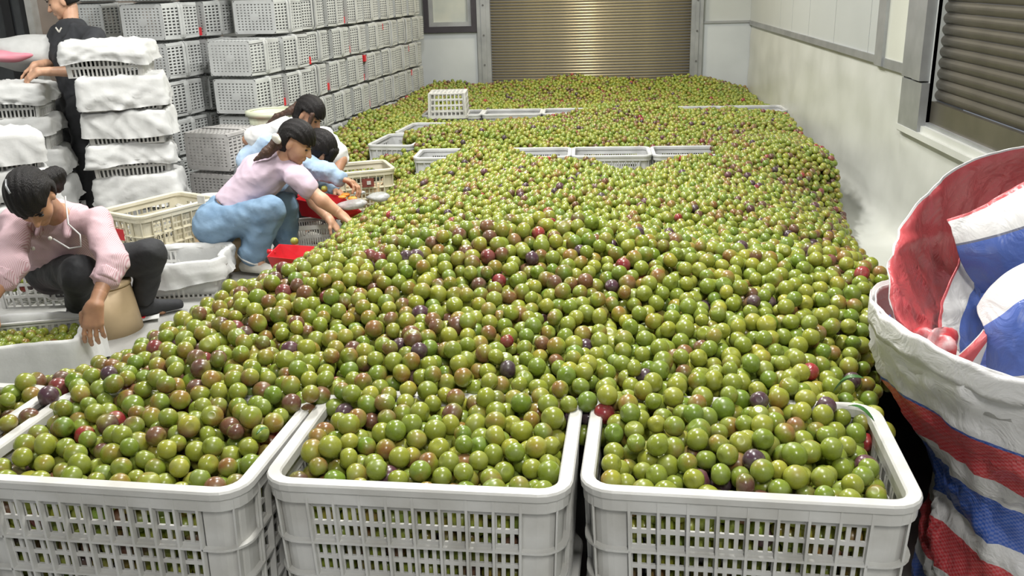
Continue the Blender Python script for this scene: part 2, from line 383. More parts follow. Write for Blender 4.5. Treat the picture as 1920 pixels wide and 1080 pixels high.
front = [('middle', -.315, 1.688, math.radians(-2.9), cA, 'white slatted crate brimming with plums, the middle one of the front row'),
         ('right', .296, 1.678, math.radians(-3.9), cB, 'white slatted crate of plums beside the striped sack, rightmost of the front row'),
         ('left', -.918, 1.678, math.radians(-4.2), cL, 'white crate of plums with paired slots, at the lower left corner of the picture'),
         ('far', -1.55, 1.73, math.radians(-5), cL, 'plum-filled white crate cut off by the left edge beyond the paired-slot crate')]
for nm, x, y, rz, parts, lab in front:
    place_parts('plastic_crate', parts, (x, y, RZ-CHT), rz, lab, 'crate', 'front row crates')
    place_parts('plastic_crate', parts, (x, y+.004, RZ-2*CHT+.003), rz, 'lower crate hidden under the '+{'middle': 'middle', 'right': 'rightmost', 'left': 'lower left', 'far': 'left edge'}[nm]+' crate of the front row', 'crate', 'lower tier crates')
# dividers across the heap
GZ = .33
cD = crate_parts(.60, .40, GZ, M['crate_grey'], 8, 3)
div = []
for k, (x, lab) in enumerate(((-1.04, 'first white divider crate from the left, its corner poking out of the plums'), (-.44, 'empty white divider crate half buried at its left by the mound'),
                              (.163, 'empty white divider crate seen whole in the middle of the heap'), (.766, 'empty white divider crate right of the whole one, its right end under plums'), (1.37, 'divider crate sunk under plums near the right wall'))):
    div.append((x, 7.12, 0, .60, .40)); place_parts('plastic_crate', cD, (x, 7.12, 0), 0, lab, 'crate', 'divider crates in the nearer row')
for x, lab in ((-1.37, 'white divider crate in the far row under the upturned basket'), (-.77, 'second far-row divider crate, only its thin rim showing above the plums'), (-.17, 'far-row divider crate with a wide bare rim in the centre'),
               (.43, 'far-row divider crate buried behind the central mound'), (1.03, 'far-row divider crate right of centre with a thin rim showing'), (1.61, 'far-row divider crate against the right wall sheet')):
    div.append((x, 9.42, 0, .58, .40)); place_parts('plastic_crate', cD, (x, 9.42, 0), 0, lab, 'crate', 'divider crates in the far row')
for x, y, rz, lab in ((-1.60, 7.80, 1.45, 'divider crate set lengthwise behind the crate of dark fruit'), (-1.50, 8.44, 1.45, 'divider crate set lengthwise nearer the upturned basket')):
    div.append((x, y, rz, .60, .40)); place_parts('plastic_crate', cD, (x, y, 0), rz, lab, 'crate', 'lengthwise divider crates')

# ---------------------------------------------------------------- the heap of plums
PR = .0213                                            # mean plum radius
ctrl = [(-1.7,1.52,.70),(-1.2,1.52,.70),(-.9,1.52,.702),(-.3,1.52,.702),(.3,1.52,.705),(.56,1.52,.69),(-1.7,1.7,.73),(-.9,1.7,.745),(-.3,1.7,.735),(.3,1.7,.75),
  (-1.8,1.9,.70),(-1.5,1.95,.68),(-1.2,1.95,.745),(-.9,1.92,.775),(-.3,1.92,.765),(.2,1.92,.755),(.55,1.92,.72),
  (-.8,2.1,.77),(-.29,2.33,.81),(.27,2.27,.78),(.65,2.2,.735),(-1.15,2.26,.73),(-1.04,2.5,.765),(-.85,2.58,.83),(-.67,2.75,.83),(-.33,2.75,.895),(.07,2.78,.875),(.46,2.69,.815),(.84,2.66,.78),
  (-.33,3.2,.75),(.1,3.2,.74),(.6,3.1,.70),(-.85,3.1,.66),(-1.2,2.9,.50),(-1.5,2.6,.28),(-1.6,2.2,.42),(-1.9,2.1,.2),(-1.8,2.5,.08),(-2.0,3.0,.02),(-1.45,3.3,.33),(-1.7,3.4,.12),(-1.05,3.5,.47),
  (-.5,4.16,.565),(0,4.2,.555),(.45,3.92,.56),(.8,3.54,.57),(1.15,3.2,.45),(1.35,3.0,.25),(1.15,2.6,.5),(.72,2.0,.58),(.68,2.12,.66),(.9,2.42,.66),(1.3,2.45,.35),(1.45,2.2,.05),(1.2,4.05,.42),(1.36,4.0,.2),(1.5,3.9,.0),(-1.0,4.1,.48),(-1.4,4.23,.33),(-1.43,4.0,.30),(-1.62,4.2,.14),(-1.75,4.3,.0),
  (-.58,4.9,.545),(.27,4.95,.525),(.9,4.95,.48),(1.30,5.0,.33),(1.5,4.9,.08),(-1.0,4.9,.46),(-1.3,4.87,.34),(-1.5,4.9,.16),(-1.65,5.0,.0),
  (-.71,6.0,.48),(-.66,6.54,.49),(-.9,6.6,.46),(.1,6.2,.42),(.16,6.45,.19),(.2,6.1,.36),(.55,6.5,.22),(-.25,6.4,.36),(.16,6.72,.14),(-.2,6.75,.22),(.52,6.3,.40),(.55,6.72,.16),(1.1,6.7,.43),(1.35,6.6,.47),(1.58,6.3,.38),(1.70,6.0,.10),(1.80,6.6,.30),(-1.27,5.9,.30),(-1.1,6.2,.38),(-1.1,6.75,.18),(-1.45,6.2,.15),(-1.45,6.8,.24),(-1.6,5.8,.0),
  (1.06,7.1,.40),(1.4,7.1,.42),(-.75,7.1,.34),
  (-1.35,7.5,.34),(-1.35,7.95,.40),(-.48,8.02,.40),(0,7.5,.31),(.65,7.99,.32),(1.6,8.1,.37),(1.3,7.6,.36),(.47,8.9,.36),(1.47,9.0,.37),(-.52,8.64,.35),(-1.3,8.8,.30),(.5,9.4,.40),(.2,9.15,.39),(.85,9.2,.37),(-.6,9.1,.30),
  (-1.9,11.1,.39),(-1.29,11.1,.33),(-.6,11.3,.40),(-.3,11.3,.45),(.3,11.35,.40),(.6,11.3,.37),(1.1,11.4,.43),(1.4,11.3,.42),(1.8,11.3,.28),(1.75,10.3,.27),(-.3,10,.30),(.6,10,.30),(1.2,10,.27),(-1.2,10,.29),
  (-2.05,8.9,.37),(-2.03,7.9,.33),(-1.85,8.4,.30),(-1.8,9.6,.32),(-2.0,7.2,.10),(-1.75,7.3,.18),(-2.1,10,.36)]
ctrl = np.array(ctrl)
def tps_fit(c):
    d = np.linalg.norm(c[:, None, :2]-c[None, :, :2], axis=2); K = np.where(d > 0, d*d*np.log(d+1e-9), 0)+np.eye(len(c))*.004
    A = np.zeros((len(c)+3,)*2); A[:-3, :-3] = K; A[:-3, -3] = 1; A[:-3, -2:] = c[:, :2]; A[-3:, :-3] = A[:-3, -3:].T
    return np.linalg.solve(A, np.r_[c[:, 2], 0, 0, 0])
wts = tps_fit(ctrl)
G = .0085; gx0, gx1, gy0, gy1 = -2.45, 1.95, 1.44, 11.68
xs = np.arange(gx0, gx1, G); ys = np.arange(gy0, gy1, G)
XX, YY = np.meshgrid(xs[::6], ys[::6], indexing='ij')     # coarse, then upsample
TT = wts[-3]+wts[-2]*XX+wts[-1]*YY
for (cx, cy, cz), w_ in zip(ctrl, wts[:-3]):
    d2 = (XX-cx)**2+(YY-cy)**2+1e-12; TT += w_*.5*d2*np.log(d2)
def sample(Z, x, y):
    fx = np.clip((x-gx0)/(6*G), 0, Z.shape[0]-1.001); fy = np.clip((y-gy0)/(6*G), 0, Z.shape[1]-1.001)
    i = fx.astype(int); j = fy.astype(int); a = fx-i; b_ = fy-j
    return Z[i, j]*(1-a)*(1-b_)+Z[i+1, j]*a*(1-b_)+Z[i, j+1]*(1-a)*b_+Z[i+1, j+1]*a*b_
XX, YY = np.meshgrid(xs, ys, indexing='ij')
target = sample(TT, XX, YY).astype(np.float32)
target += .010*np.sin(XX*9+1.3*np.sin(YY*4))*np.sin(YY*8)
def inrect(x, y, cx, cy, rz, w, d):
    c_, s_ = math.cos(-rz), math.sin(-rz); u = (x-cx)*c_-(y-cy)*s_; v_ = (x-cx)*s_+(y-cy)*c_
    return np.maximum(np.abs(u)-w/2, np.abs(v_)-d/2)
XMX = [9, 1.36, 1.52, 1.66, 1.68, 1.74, 1.82, 1.9]
NO = np.zeros_like(target, bool)
for cx, cy, rz, w_, d_ in div:
    q = inrect(XX, YY, cx, cy, rz, w_, d_); r_ = np.abs(q) < PR+.006
    NO |= r_ & (target < GZ+.03)
    ins = (q < -PR-.006); target[ins] = np.where(target[ins] < GZ+.035, -1, target[ins])
cratefill = np.zeros_like(target, bool)
for nm, x, y, rz, parts, lab in front:
    w_ = .6 if nm != 'middle' else .585
    q = inrect(XX, YY, x, y, rz, w_-.022, .398)
    NO |= (np.abs(q+.008) < PR+.010) & (target < .82) & (YY < y+.12)
    NO |= (np.abs(q) < PR*.6) & (target < .76) & (YY >= y+.12)
    cratefill |= q < 0
sack_c = (1.0, 2.0)
NO |= (XX-sack_c[0])**2+(YY-sack_c[1])**2 < (.33+PR)**2
NO |= (YY < 1.475) | ((YY < 1.92) & (XX > .60)) | ((YY < 1.93) & (XX < -1.83)) | (XX > 1.865) | (XX > np.interp(YY, [3.9, 4.35, 5.4, 6.35, 7.2, 7.9, 8.9, 9.6], XMX))
NO |= (XX < np.interp(YY, [7.0, 7.7, 9.0, 11.7], [-2.35, -2.38, -2.26, -1.92])+.03)
NO |= inrect(XX, YY, -1.66, 6.63, -.35, .46, .60) < PR
target[NO] = -1
base = np.maximum(np.where(target > 0, target-.115, 0), 0)
H = base+PR                                           # lowest centre height for a new plum
H[target < 0] = 9
K = int(math.ceil(2*PR/G)); ii = np.arange(-K, K+1)*G; DD = ii[:, None]**2+ii[None, :]**2
CONT = np.where(DD < (1.93*PR)**2, np.sqrt(np.maximum((1.93*PR)**2-DD, 0)), -9).astype(np.float32)
jt = npr.normal(0, .009, 4096)
pts = []
sw_ = 3
step = .030
for ps in range(7):
    cxs, cys = np.meshgrid(np.arange(gx0+.02, gx1-.02, step), np.arange(gy0+.02, gy1-.02, step), indexing='ij')
    cand = np.stack([cxs.ravel(), cys.ravel()], 1)+npr.uniform(-.015, .015, (cxs.size, 2)); npr.shuffle(cand)
    ci = ((cand[:, 0]-gx0)/G).astype(int); cj = ((cand[:, 1]-gy0)/G).astype(int)
    ok = (ci > K+sw_) & (cj > K+sw_) & (ci < len(xs)-K-sw_-1) & (cj < len(ys)-K-sw_-1)
    ci, cj = ci[ok], cj[ok]; ok = target[ci, cj] > PR*.8; ci, cj = ci[ok], cj[ok]
    ok = H[ci, cj] < target[ci, cj]+.02; added = 0
    for i, j in zip(ci[ok].tolist(), cj[ok].tolist()):
        win = H[i-sw_:i+sw_+1, j-sw_:j+sw_+1]; a = int(win.argmin()); i2 = i-sw_+a//(2*sw_+1); j2 = j-sw_+a % (2*sw_+1)
        z = H[i2, j2]
        if z > max(target[i2, j2]-PR*.75+jt[(i*7+j) % 4096], PR+.004): continue
        sl = H[i2-K:i2+K+1, j2-K:j2+K+1]
        np.maximum(sl, z+CONT, out=sl); added += 1
        pts.append((xs[i2], ys[j2], z))
    if added < 200: break
pts = np.array(pts); pts[:, :2] += npr.uniform(-.0025, .0025, (len(pts), 2))
heap_n = len(pts)
# plums that show through the slots of the front crates and in the other containers
extra = []
for nm, x, y, rz, parts, lab in front:
    w_ = .585 if nm == 'middle' else .60
    c_, s_ = math.cos(rz), math.sin(rz)
    for row in range(9):
        z = RZ-CHT+.03+row*.0355
        if z > .668: continue
        k = 1-.05*(1-(z-RZ+CHT)/CHT)
        for u in np.arange(-w_/2*k+.07+(row % 2)*.02, w_/2*k-.065, .0415):
            v_ = -.21*k+.021+PR+npr.uniform(.002, .012); uu = u+npr.uniform(-.003, .003)
            extra.append((x+uu*c_-v_*s_, y+uu*s_+v_*c_, z+npr.uniform(-.004, .004)))
        for v_ in np.arange(-.21*k+.085, .17, .0415):
            for sx in (-1, 1):
                u = sx*(w_/2*k-.025-PR-npr.uniform(0, .008)); extra.append((x+u*c_-v_*s_, y+u*s_+v_*c_, z+npr.uniform(-.004, .004)))
for _ in range(90):                                     # strays on the floor between the front crate and the sack
    x = npr.uniform(.64, .78); y = npr.uniform(1.5, 1.9)
    if (x-1.0)**2+(y-2.0)**2 > .36**2*.75: extra.append((x, y, npr.uniform(.03, .24)))
TUB = dict(c=(-2.43, 3.56), rz=.28, w=.50, d=.36, z=.17)
FU = dict(c=(-2.92, 4.62), rz=.12, w=.44, d=.32, z=.13)
def fill(t, lay):
    c_, s_ = math.cos(t['rz']), math.sin(t['rz'])
    for l in range(lay):
        for u in np.arange(-t['w']/2+.05+(l % 2)*.02, t['w']/2-.04, .043):
            for v_ in np.arange(-t['d']/2+.05+(l % 2)*.02, t['d']/2-.04, .041):
                uu, vv = u+npr.uniform(-.009, .009), v_+npr.uniform(-.009, .009)
                extra.append((t['c'][0]+uu*c_-vv*s_, t['c'][1]+uu*s_+vv*c_, t['z']-l*.032+npr.uniform(-.008, .008)))
fill(TUB, 3); fill(FU, 2)
allp = np.vstack([pts, np.array(extra)])
n = len(allp)
tint = npr.beta(1.25, 2.0, n)*.79
u_ = npr.rand(n); tint = np.where(u_ < .022, npr.uniform(.93, 1, n), tint); tint = np.where((u_ > .022) & (u_ < .029), npr.uniform(.80, .90, n), tint)
patch = np.sin(allp[:, 0]*2.1+1.7*np.sin(allp[:, 1]*1.3))*np.sin(allp[:, 1]*1.9+.6); tint = np.where(tint < .78, np.clip(tint+.13*patch, 0, .79), tint)
tone = np.clip(npr.normal(.42, .24, n), 0, 1)
size = np.clip(npr.normal(1.0, .075, n), .8, 1.19); size[pts.shape[0]:] = np.clip(size[pts.shape[0]:], .85, 1.02)
rot = npr.uniform(-PI, PI, (n, 3)); variant = npr.randint(0, 5, n)
def plum_mesh(k, su=20, sv=12):
    r_ = random.Random(50+k); ex = r_.uniform(.93, 1.06); ez = r_.uniform(.92, 1.05); gv = r_.uniform(.02, .05); lop = r_.uniform(-.05, .05)
    v = []; f = []
    for j in range(sv+1):
        th = PI*j/sv; dimp = .20*math.exp(-(th/.30)**2)+.05*math.exp(-((PI-th)/.3)**2)
        for i in range(su):
            ph = 2*PI*i/su; gr = gv*math.exp(-((ph-PI)/.28)**2)*math.sin(th)
            rr = PR*(1-gr)*(1+lop*math.cos(ph)*math.sin(th))
            v.append((rr*math.sin(th)*math.cos(ph)*ex, rr*math.sin(th)*math.sin(ph), PR*ez*(math.cos(th)-dimp*(1 if th < 1.5 else -1))))
    f = [(j*su+i, j*su+(i+1) % su, (j+1)*su+(i+1) % su, (j+1)*su+i) for j in range(sv) for i in range(su)]
    me = MB().add(v, f).mesh('plum', M['plum']); bm = bmesh.new(); bm.from_mesh(me); bmesh.ops.remove_doubles(bm, verts=bm.verts, dist=1e-5); bmesh.ops.recalc_face_normals(bm, faces=bm.faces); bm.to_mesh(me); bm.free()
    me.polygons.foreach_set('use_smooth', [True]*len(me.polygons)); return me
PM = [plum_mesh(k) for k in range(5)]
# the 300 that show largest: exposed plums nearest the camera
dep = (allp-[0, 0, CAMH]) @ (-CM[2]); depx = (allp-[0, 0, CAMH]) @ CM[0]; depy = (allp-[0, 0, CAMH]) @ CM[1]
sx_ = 960+FPX*depx/dep; sy_ = 540-FPX*depy/dep
topz = np.zeros(n, bool)
gi = ((pts[:, 0]-gx0)/G).astype(int); gj = ((pts[:, 1]-gy0)/G).astype(int)
expo = H[gi, gj]-pts[:, 2]                             # how buried: free plums have only themselves above
topz[:len(pts)] = expo < 2.12*PR
okc = topz & (sx_ > 5) & (sx_ < 1910) & (sy_ < 1060)
idx = np.where(okc)[0]; idx = idx[np.argsort(dep[idx])][:300]
pick = np.zeros(n, bool); pick[idx] = True
ORD = ['', 'first', 'second', 'third', 'fourth', 'fifth', 'sixth', 'seventh', 'eighth', 'ninth', 'tenth', 'eleventh', 'twelfth', 'thirteenth', 'fourteenth', 'fifteenth', 'sixteenth', 'seventeenth', 'eighteenth', 'nineteenth']
TENS = {2: 'twent', 3: 'thirt', 4: 'fort', 5: 'fift', 6: 'sixt', 7: 'sevent', 8: 'eight', 9: 'ninet'}
def ordinal(n_):
    if n_ < 20: return ORD[n_]
    return TENS[n_//10]+'ieth' if n_ % 10 == 0 else TENS[n_//10]+'y-'+ORD[n_ % 10]
WH = {'middle': 'middle front crate', 'right': 'front crate beside the sack', 'left': 'lower left front crate', 'far': 'crate at the left edge', None: 'heap behind the front crates'}
cells = {}
for i in idx:
    x, y, z = allp[i]; where = None; v_ = y-1.9
    for nm, cx, cy, rz, parts, lab in front:
        if inrect(np.array(x), np.array(y), cx, cy, rz, .6, .42) < .0: where = nm; v_ = (y-cy)*math.cos(rz)-(x-cx)*math.sin(rz)+.21
    cells.setdefault((where, int(max(0, v_)/.052)+1), []).append(i)
for (where, row), lst in sorted(cells.items(), key=lambda q: str(q[0])):
    for k, i in enumerate(sorted(lst, key=lambda q: sx_[q])):
        t = tint[i]; colw = 'dark purple' if t > .92 else 'red-skinned' if t > .79 else 'brownish' if t > .5 else 'faintly blushed' if t > .3 else 'green'
        o = link('plum', PM[variant[i]]); o.location = allp[i]; o.rotation_euler = rot[i]; o.scale = (size[i],)*3
        o['tint'] = float(tint[i]); o['tone'] = float(tone[i])
        tag(o, '%s plum, %s from left in %s row back of %s' % (colw, ordinal(k+1), ordinal(row), WH[where]), 'plum', 'plums in the '+WH[where])
rest = ~pick
# heap core under the loose plums (keeps the gaps dark) and the rest of the plums, instanced on points
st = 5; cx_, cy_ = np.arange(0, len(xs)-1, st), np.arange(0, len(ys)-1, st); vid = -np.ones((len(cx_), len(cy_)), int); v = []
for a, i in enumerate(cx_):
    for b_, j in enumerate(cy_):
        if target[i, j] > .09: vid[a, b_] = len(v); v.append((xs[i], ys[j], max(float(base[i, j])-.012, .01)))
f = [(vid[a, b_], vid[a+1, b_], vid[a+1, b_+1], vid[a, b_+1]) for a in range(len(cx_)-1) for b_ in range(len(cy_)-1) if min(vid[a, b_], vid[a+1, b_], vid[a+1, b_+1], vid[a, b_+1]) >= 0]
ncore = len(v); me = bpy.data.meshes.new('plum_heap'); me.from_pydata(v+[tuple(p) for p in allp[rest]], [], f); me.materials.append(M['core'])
nr = int(rest.sum())
def attr(nm, ty, key, data):
    a = me.attributes.new(nm, ty, 'POINT'); a.data.foreach_set(key, np.ascontiguousarray(data).ravel())
pad = lambda d: np.r_[np.zeros((ncore,)+d.shape[1:], d.dtype), d]
attr('tint', 'FLOAT', 'value', pad(tint[rest]).astype(np.float32)); attr('tone', 'FLOAT', 'value', pad(tone[rest]).astype(np.float32))
attr('size', 'FLOAT', 'value', pad(size[rest]).astype(np.float32)); attr('rot', 'FLOAT_VECTOR', 'vector', pad(rot[rest]).astype(np.float32))
attr('variant', 'INT', 'value', pad(variant[rest]).astype(np.int32)); attr('is_plum', 'BOOLEAN', 'value', np.r_[np.zeros(ncore, bool), np.ones(nr, bool)])
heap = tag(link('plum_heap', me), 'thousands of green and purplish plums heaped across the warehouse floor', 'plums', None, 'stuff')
pc = bpy.data.collections.new('plum_shapes')
for k in range(5): pc.objects.link(bpy.data.objects.new('plum_shape', PM[k]))
ng = bpy.data.node_groups.new('plum_scatter', 'GeometryNodeTree'); ng.is_modifier = True
ng.interface.new_socket('Geometry', in_out='INPUT', socket_type='NodeSocketGeometry'); ng.interface.new_socket('Geometry', in_out='OUTPUT', socket_type='NodeSocketGeometry')
N, L = ng.nodes, ng.links
gi_, go_ = N.new('NodeGroupInput'), N.new('NodeGroupOutput')
def na(nm, ty):
    q = N.new('GeometryNodeInputNamedAttribute'); q.data_type = ty; q.inputs['Name'].default_value = nm; return q.outputs['Attribute']
ci_ = N.new('GeometryNodeCollectionInfo'); ci_.inputs['Collection'].default_value = pc; ci_.inputs['Separate Children'].default_value = True; ci_.inputs['Reset Children'].default_value = True
ip = N.new('GeometryNodeInstanceOnPoints'); ip.inputs['Pick Instance'].default_value = True
er = N.new('FunctionNodeEulerToRotation'); L.new(na('rot', 'FLOAT_VECTOR'), er.inputs[0])
isp = na('is_plum', 'BOOLEAN')
L.new(gi_.outputs[0], ip.inputs['Points']); L.new(isp, ip.inputs['Selection']); L.new(ci_.outputs[0], ip.inputs['Instance']); L.new(na('variant', 'INT'), ip.inputs['Instance Index'])
L.new(er.outputs[0], ip.inputs['Rotation']); L.new(na('size', 'FLOAT'), ip.inputs['Scale'])
dg = N.new('GeometryNodeDeleteGeometry'); L.new(gi_.outputs[0], dg.inputs[0]); L.new(isp, dg.inputs['Selection'])
jg = N.new('GeometryNodeJoinGeometry'); L.new(dg.outputs[0], jg.inputs[0]); L.new(ip.outputs[0], jg.inputs[0]); L.new(jg.outputs[0], go_.inputs[0])
md = heap.modifiers.new('scatter', 'NODES'); md.node_group = ng
print('PLUMS', heap_n, n)

# ---------------------------------------------------------------- small baskets of the tall stacks
def basket_parts(w, d, h, mt, nx=10, ny=9, nz=4, taper=.035):
    """open fruit basket, base at z=0: perforated base and walls; returns (name, mesh)"""
    T = lambda x, y, z: (x*(1-taper*(1-z/h)), y*(1-taper*(1-z/h)), z)
    out = []; r = .035
    mb = MB().sweep(rrect(w-.016, d-.016, r, 3), [(-.008, h), (.008, h), (.008, h-.028), (.003, h-.028), (.003, h-.008), (-.008, h-.008)])
    out.append(('rim', mb.mesh('rim', mt, T)))
    def grid(L, n_, m_, bw, hh, z0):
        mb = MB(); a = L/2-r*.8
        mb.box(-L/2+.004, -a, -.004, 0, z0, hh).box(a, L/2-.004, -.004, 0, z0, hh)
        for i in range(n_+1): x = -a+2*a*i/n_; mb.box(x-bw/2, x+bw/2, -.003, 0, z0, hh)
        for j in range(m_+1): z = z0+(hh-z0)*j/m_; mb.box(-a+.001, a-.001, -.0036, .001, max(z-.008, z0+.0005), min(z+.008, hh-.0005))
        return mb
    A, B = grid(w-.016, nx, nz, .012, h-.015, .0), grid(d-.016, ny, nz, .012, h-.015, .0)
    for s in (-1, 1): out.append(('side_panel', A.mesh('side_panel', mt, lambda x, y, z, s=s: T(x, s*(d/2-.008+y), z))))
    for s in (-1, 1): out.append(('end_panel', B.mesh('end_panel', mt, lambda x, y, z, s=s: T(s*(w/2-.008+y), x, z))))
    mb = MB(); w2, d2 = w/2-.012, d/2-.012
    mb.sweep(rrect(2*w2, 2*d2, r, 3), [(-.026, 0), (.004, 0), (.004, .008), (-.026, .008)])
    for i in range(nx+1): x = -w2+.02+(2*w2-.04)*i/nx; mb.box(x-.009, x+.009, -d2+.01, d2-.01, .001, .006)
    for i in range(ny+2): y = -d2+.02+(2*d2-.04)*i/(ny+1); mb.box(-w2+.01, w2-.01, y-.007, y+.007, .0015, .007)
    mb.lathe([(0, .0), (.035, 0), (.035, .008), (0, .008)], 16)
    out.append(('base_grid', mb.mesh('base_grid', mt, T)))
    return out
BW, BH, BD = .40, .282, .20
bp = basket_parts(BW, BH, BD, M['basket']); bpd = basket_parts(BW, BH, BD, M['basket_dusty'])
ROWN = ['bottom', 'second', 'third', 'fourth', 'fifth', 'sixth', 'top']
clip_me = MB().box(-.05, .05, -.03, .03, 0, .05).mesh('handle_clip', M['red'])
def stack(cx, cy, yaw, rows, npair, where, parts=bp, z0=.08, gap=.085, jit=.012, group='grey baskets stacked on their sides'):
    """pairs of baskets lying mouth to mouth; (cx, cy) is the near right lower corner; runs away along +y turned by yaw"""
    c_, s_ = math.cos(yaw), math.sin(yaw)
    for r_ in rows:
        y = rnd.uniform(0, .05)
        if r_ % 2 and npair > 2: y += .08
        for k in range(npair):
            for side in (0, 1):
                u, vv = -BW/2+rnd.uniform(-jit, jit), y
                x_, y_ = cx+u*c_-vv*s_, cy+u*s_+vv*c_
                z = z0+r_*.284+BH/2
                e = empty('fruit_basket', (x_, y_, z), 0, '%s basket along the %s row of the %s' % (ordinal(2*k+side+1), ROWN[r_], where), 'basket', group)
                e.rotation_euler = ((-PI/2 if side == 0 else PI/2), 0, yaw+rnd.uniform(-.02, .02))
                for n_, me in parts: link(n_, me, None, e)
                if rnd.random() < .13 and (k or side):
                    q = link('handle_clip', clip_me, None, e); q.location = (BW/2-.075, rnd.choice((-.09, .08)), -.05)
                y += BD*2+.006 if side == 0 else gap*rnd.uniform(.5, 1.25)
# each column starts with its base towards the camera, then its partner mouth to mouth
stack(-2.40, 7.98, math.radians(-7.5), range(0, 6), 7, 'long stack by the plums')
stack(-2.52, 7.02, math.radians(-13), range(0, 4), 2, 'stack behind the crouching women')
stack(-2.46, 7.46, math.radians(-13), range(4, 6), 1, 'stack behind the crouching women')
stack(-3.12, 6.85, math.radians(-14), range(0, 6), 2, 'stack beside the standing man')
stack(-3.85, 7.40, math.radians(-14), range(0, 6), 1, 'stack straight behind the standing man')
stack(-2.46, 6.20, math.radians(-16), range(0, 2), 1, 'low dusty stack behind the lilac top', bpd, group='dusty low baskets')
pal = MB()
for (x0, x1, y0, y1) in ((-2.95, -2.15, 7.9, 11.5), (-3.0, -2.2, 6.95, 7.85), (-3.55, -2.9, 6.8, 8.6), (-4.25, -3.7, 7.35, 8.3)):
    pl = empty('pallet', ((x0+x1)/2, (y0+y1)/2, 0), math.radians(-9) if y1 > 9 else math.radians(-12), 'grey pallet under the '+('long stack by the plums' if y1 > 9 else 'stack behind the crouching women' if x1 == -2.2 else 'stack beside the standing man' if x1 == -2.9 else 'stack straight behind the standing man'), 'pallet')
    w_, d_ = (x1-x0)*.9, (y1-y0)*.96
    for k in range(7):
        yy = -d_/2+d_*(k+.5)/7; MB().box(-w_/2, w_/2, yy-d_*.055, yy+d_*.055, .055, .077).build('deck_board', M['basket_dusty'], pl)
    for k in (-1, 0, 1): MB().box(k*w_*.42-.03, k*w_*.42+.03, -d_/2, d_/2, 0, .055).build('runner', M['basket_dusty'], pl)
pl = None
MB_p = MB().box(-2.85, -2.45, 6.15, 6.7, 0, .075); tag(MB_p.build('wooden_board', M['basket_dusty']), 'low board under the dusty baskets', 'board')

# ---------------------------------------------------------------- baskets in white cloth
def sines(seed, k=9, amp=1, lo=3, hi=16):
    r_ = random.Random(seed); L_ = [(r_.uniform(lo, hi)*r_.choice((-1, 1)), r_.uniform(lo, hi), r_.uniform(lo, hi)*r_.choice((-1, 1)), r_.uniform(0, 6.3), r_.uniform(.4, 1)) for _ in range(k)]
    def g(x, y, z): return amp*sum(w_*math.sin(a*x+b*y+c*z+p) for a, b, c, p, w_ in L_)/k**.5
    return g
def creases(seed, amp):
    r_ = random.Random(seed); L_ = [(r_.uniform(-14, 14), r_.uniform(-14, 14), r_.uniform(-10, 10), r_.uniform(0, 6.3)) for _ in range(6)]
    def g(x, y, z): return amp*sum(max(0, 1-3.2*abs(math.sin(a*x+b*y+c*z+p+.7*math.sin(9*y-7*x)))) for a, b, c, p in L_)
    return g
def cloth_cover(w, d, h, seed, drop=.7, sag=.0, bulge=.004):
    """cloth laid over a loaded basket: domed top and a skirt down to a wavy hem"""
    n1, n2 = sines(seed, 8, .006, 4, 20), creases(seed, .010); nz_ = lambda x, y, z: n1(x, y, z)+n2(x, y, z); nh = sines(seed+1, 6, .03, 3, 9)
    path = rrect(w, d, .028, 5); pp = []
    for i in range(len(path)):                               # denser along the straight sides
        (p, q), (p2, q2) = path[i], path[(i+1) % len(path)]
        L_ = math.hypot(p2[0]-p[0], p2[1]-p[1]); k_ = max(1, int(L_/.02))
        for t in range(k_): s_ = t/k_; pp.append(((p[0]+(p2[0]-p[0])*s_, p[1]+(p2[1]-p[1])*s_), (q[0]+(q2[0]-q[0])*s_, q[1]+(q2[1]-q[1])*s_)))
    n_ = len(pp); rings = []
    for t in (.1, .3, .5, .68, .82, .92, .985):
        rings.append([(p[0]*t, p[1]*t, h+.008+.012*(1-t*t)+sag*(1-t)+nz_(p[0]*t, p[1]*t, 0)*.9) for p, q in pp])
    m_ = 9
    for j in range(m_+1):
        t = j/m_; R = []
        for p, q in pp:
            hem = h*(1-drop)+nh(p[0], p[1], 2)
            z = h+.002-(h-hem)*t; o = bulge*math.sin(PI*min(1, t*1.1))+nz_(p[0]*1.3, p[1]*1.3, z*2)*(.4+t)++.006+.010*t+.006*abs(math.sin(38*(p[0]+p[1])+seed))*t
            R.append((p[0]+q[0]*o, p[1]+q[1]*o, max(z, .012)))
        rings.append(R)
    v = [c for R in rings for c in R]; f = [(i*n_+k_, i*n_+(k_+1) % n_, (i+1)*n_+(k_+1) % n_, (i+1)*n_+k_) for i in range(len(rings)-1) for k_ in range(n_)]
    f.append(tuple(range(n_-1, -1, -1)))
    return MB().add(v, f).mesh('cloth_cover', M['cloth'])
bw = basket_parts(.50, .36, .20, M['basket_white'], 16, 12, 3, .06)
def covered(loc, rz, seed, label, drop=.7, group='baskets wrapped in white cloth', sag=0):
    e = place_parts('fruit_basket', bw, loc, rz, label, 'basket', group)
    link('cloth_cover', cloth_cover(.50, .36, .20, seed, drop, sag), None, e, True); return e
SX, SY = -3.02, 5.95
for k, (dx, dr, drop, lab) in enumerate(((.0, .1, .92, 'cloth-wrapped basket at the foot of the tall stack beside the standing man'), (.02, .0, .95, 'second cloth-wrapped basket up in the tall stack, smooth cover'),
        (-.01, .12, .62, 'third cloth-wrapped basket up, a row of dark slots under its bulging cover'), (.01, -.04, .78, 'fourth cloth-wrapped basket up, its cover tucked in a loop'),
        (.0, .08, .95, 'cloth-wrapped basket second from the top of the tall stack, fully covered'), (-.06, -.06, .62, 'topmost cloth-wrapped basket of the tall stack, a peaked cover over slots'))):
    covered((SX+dx, SY, .01+k*.212), .28+dr, 20+k, lab, drop)
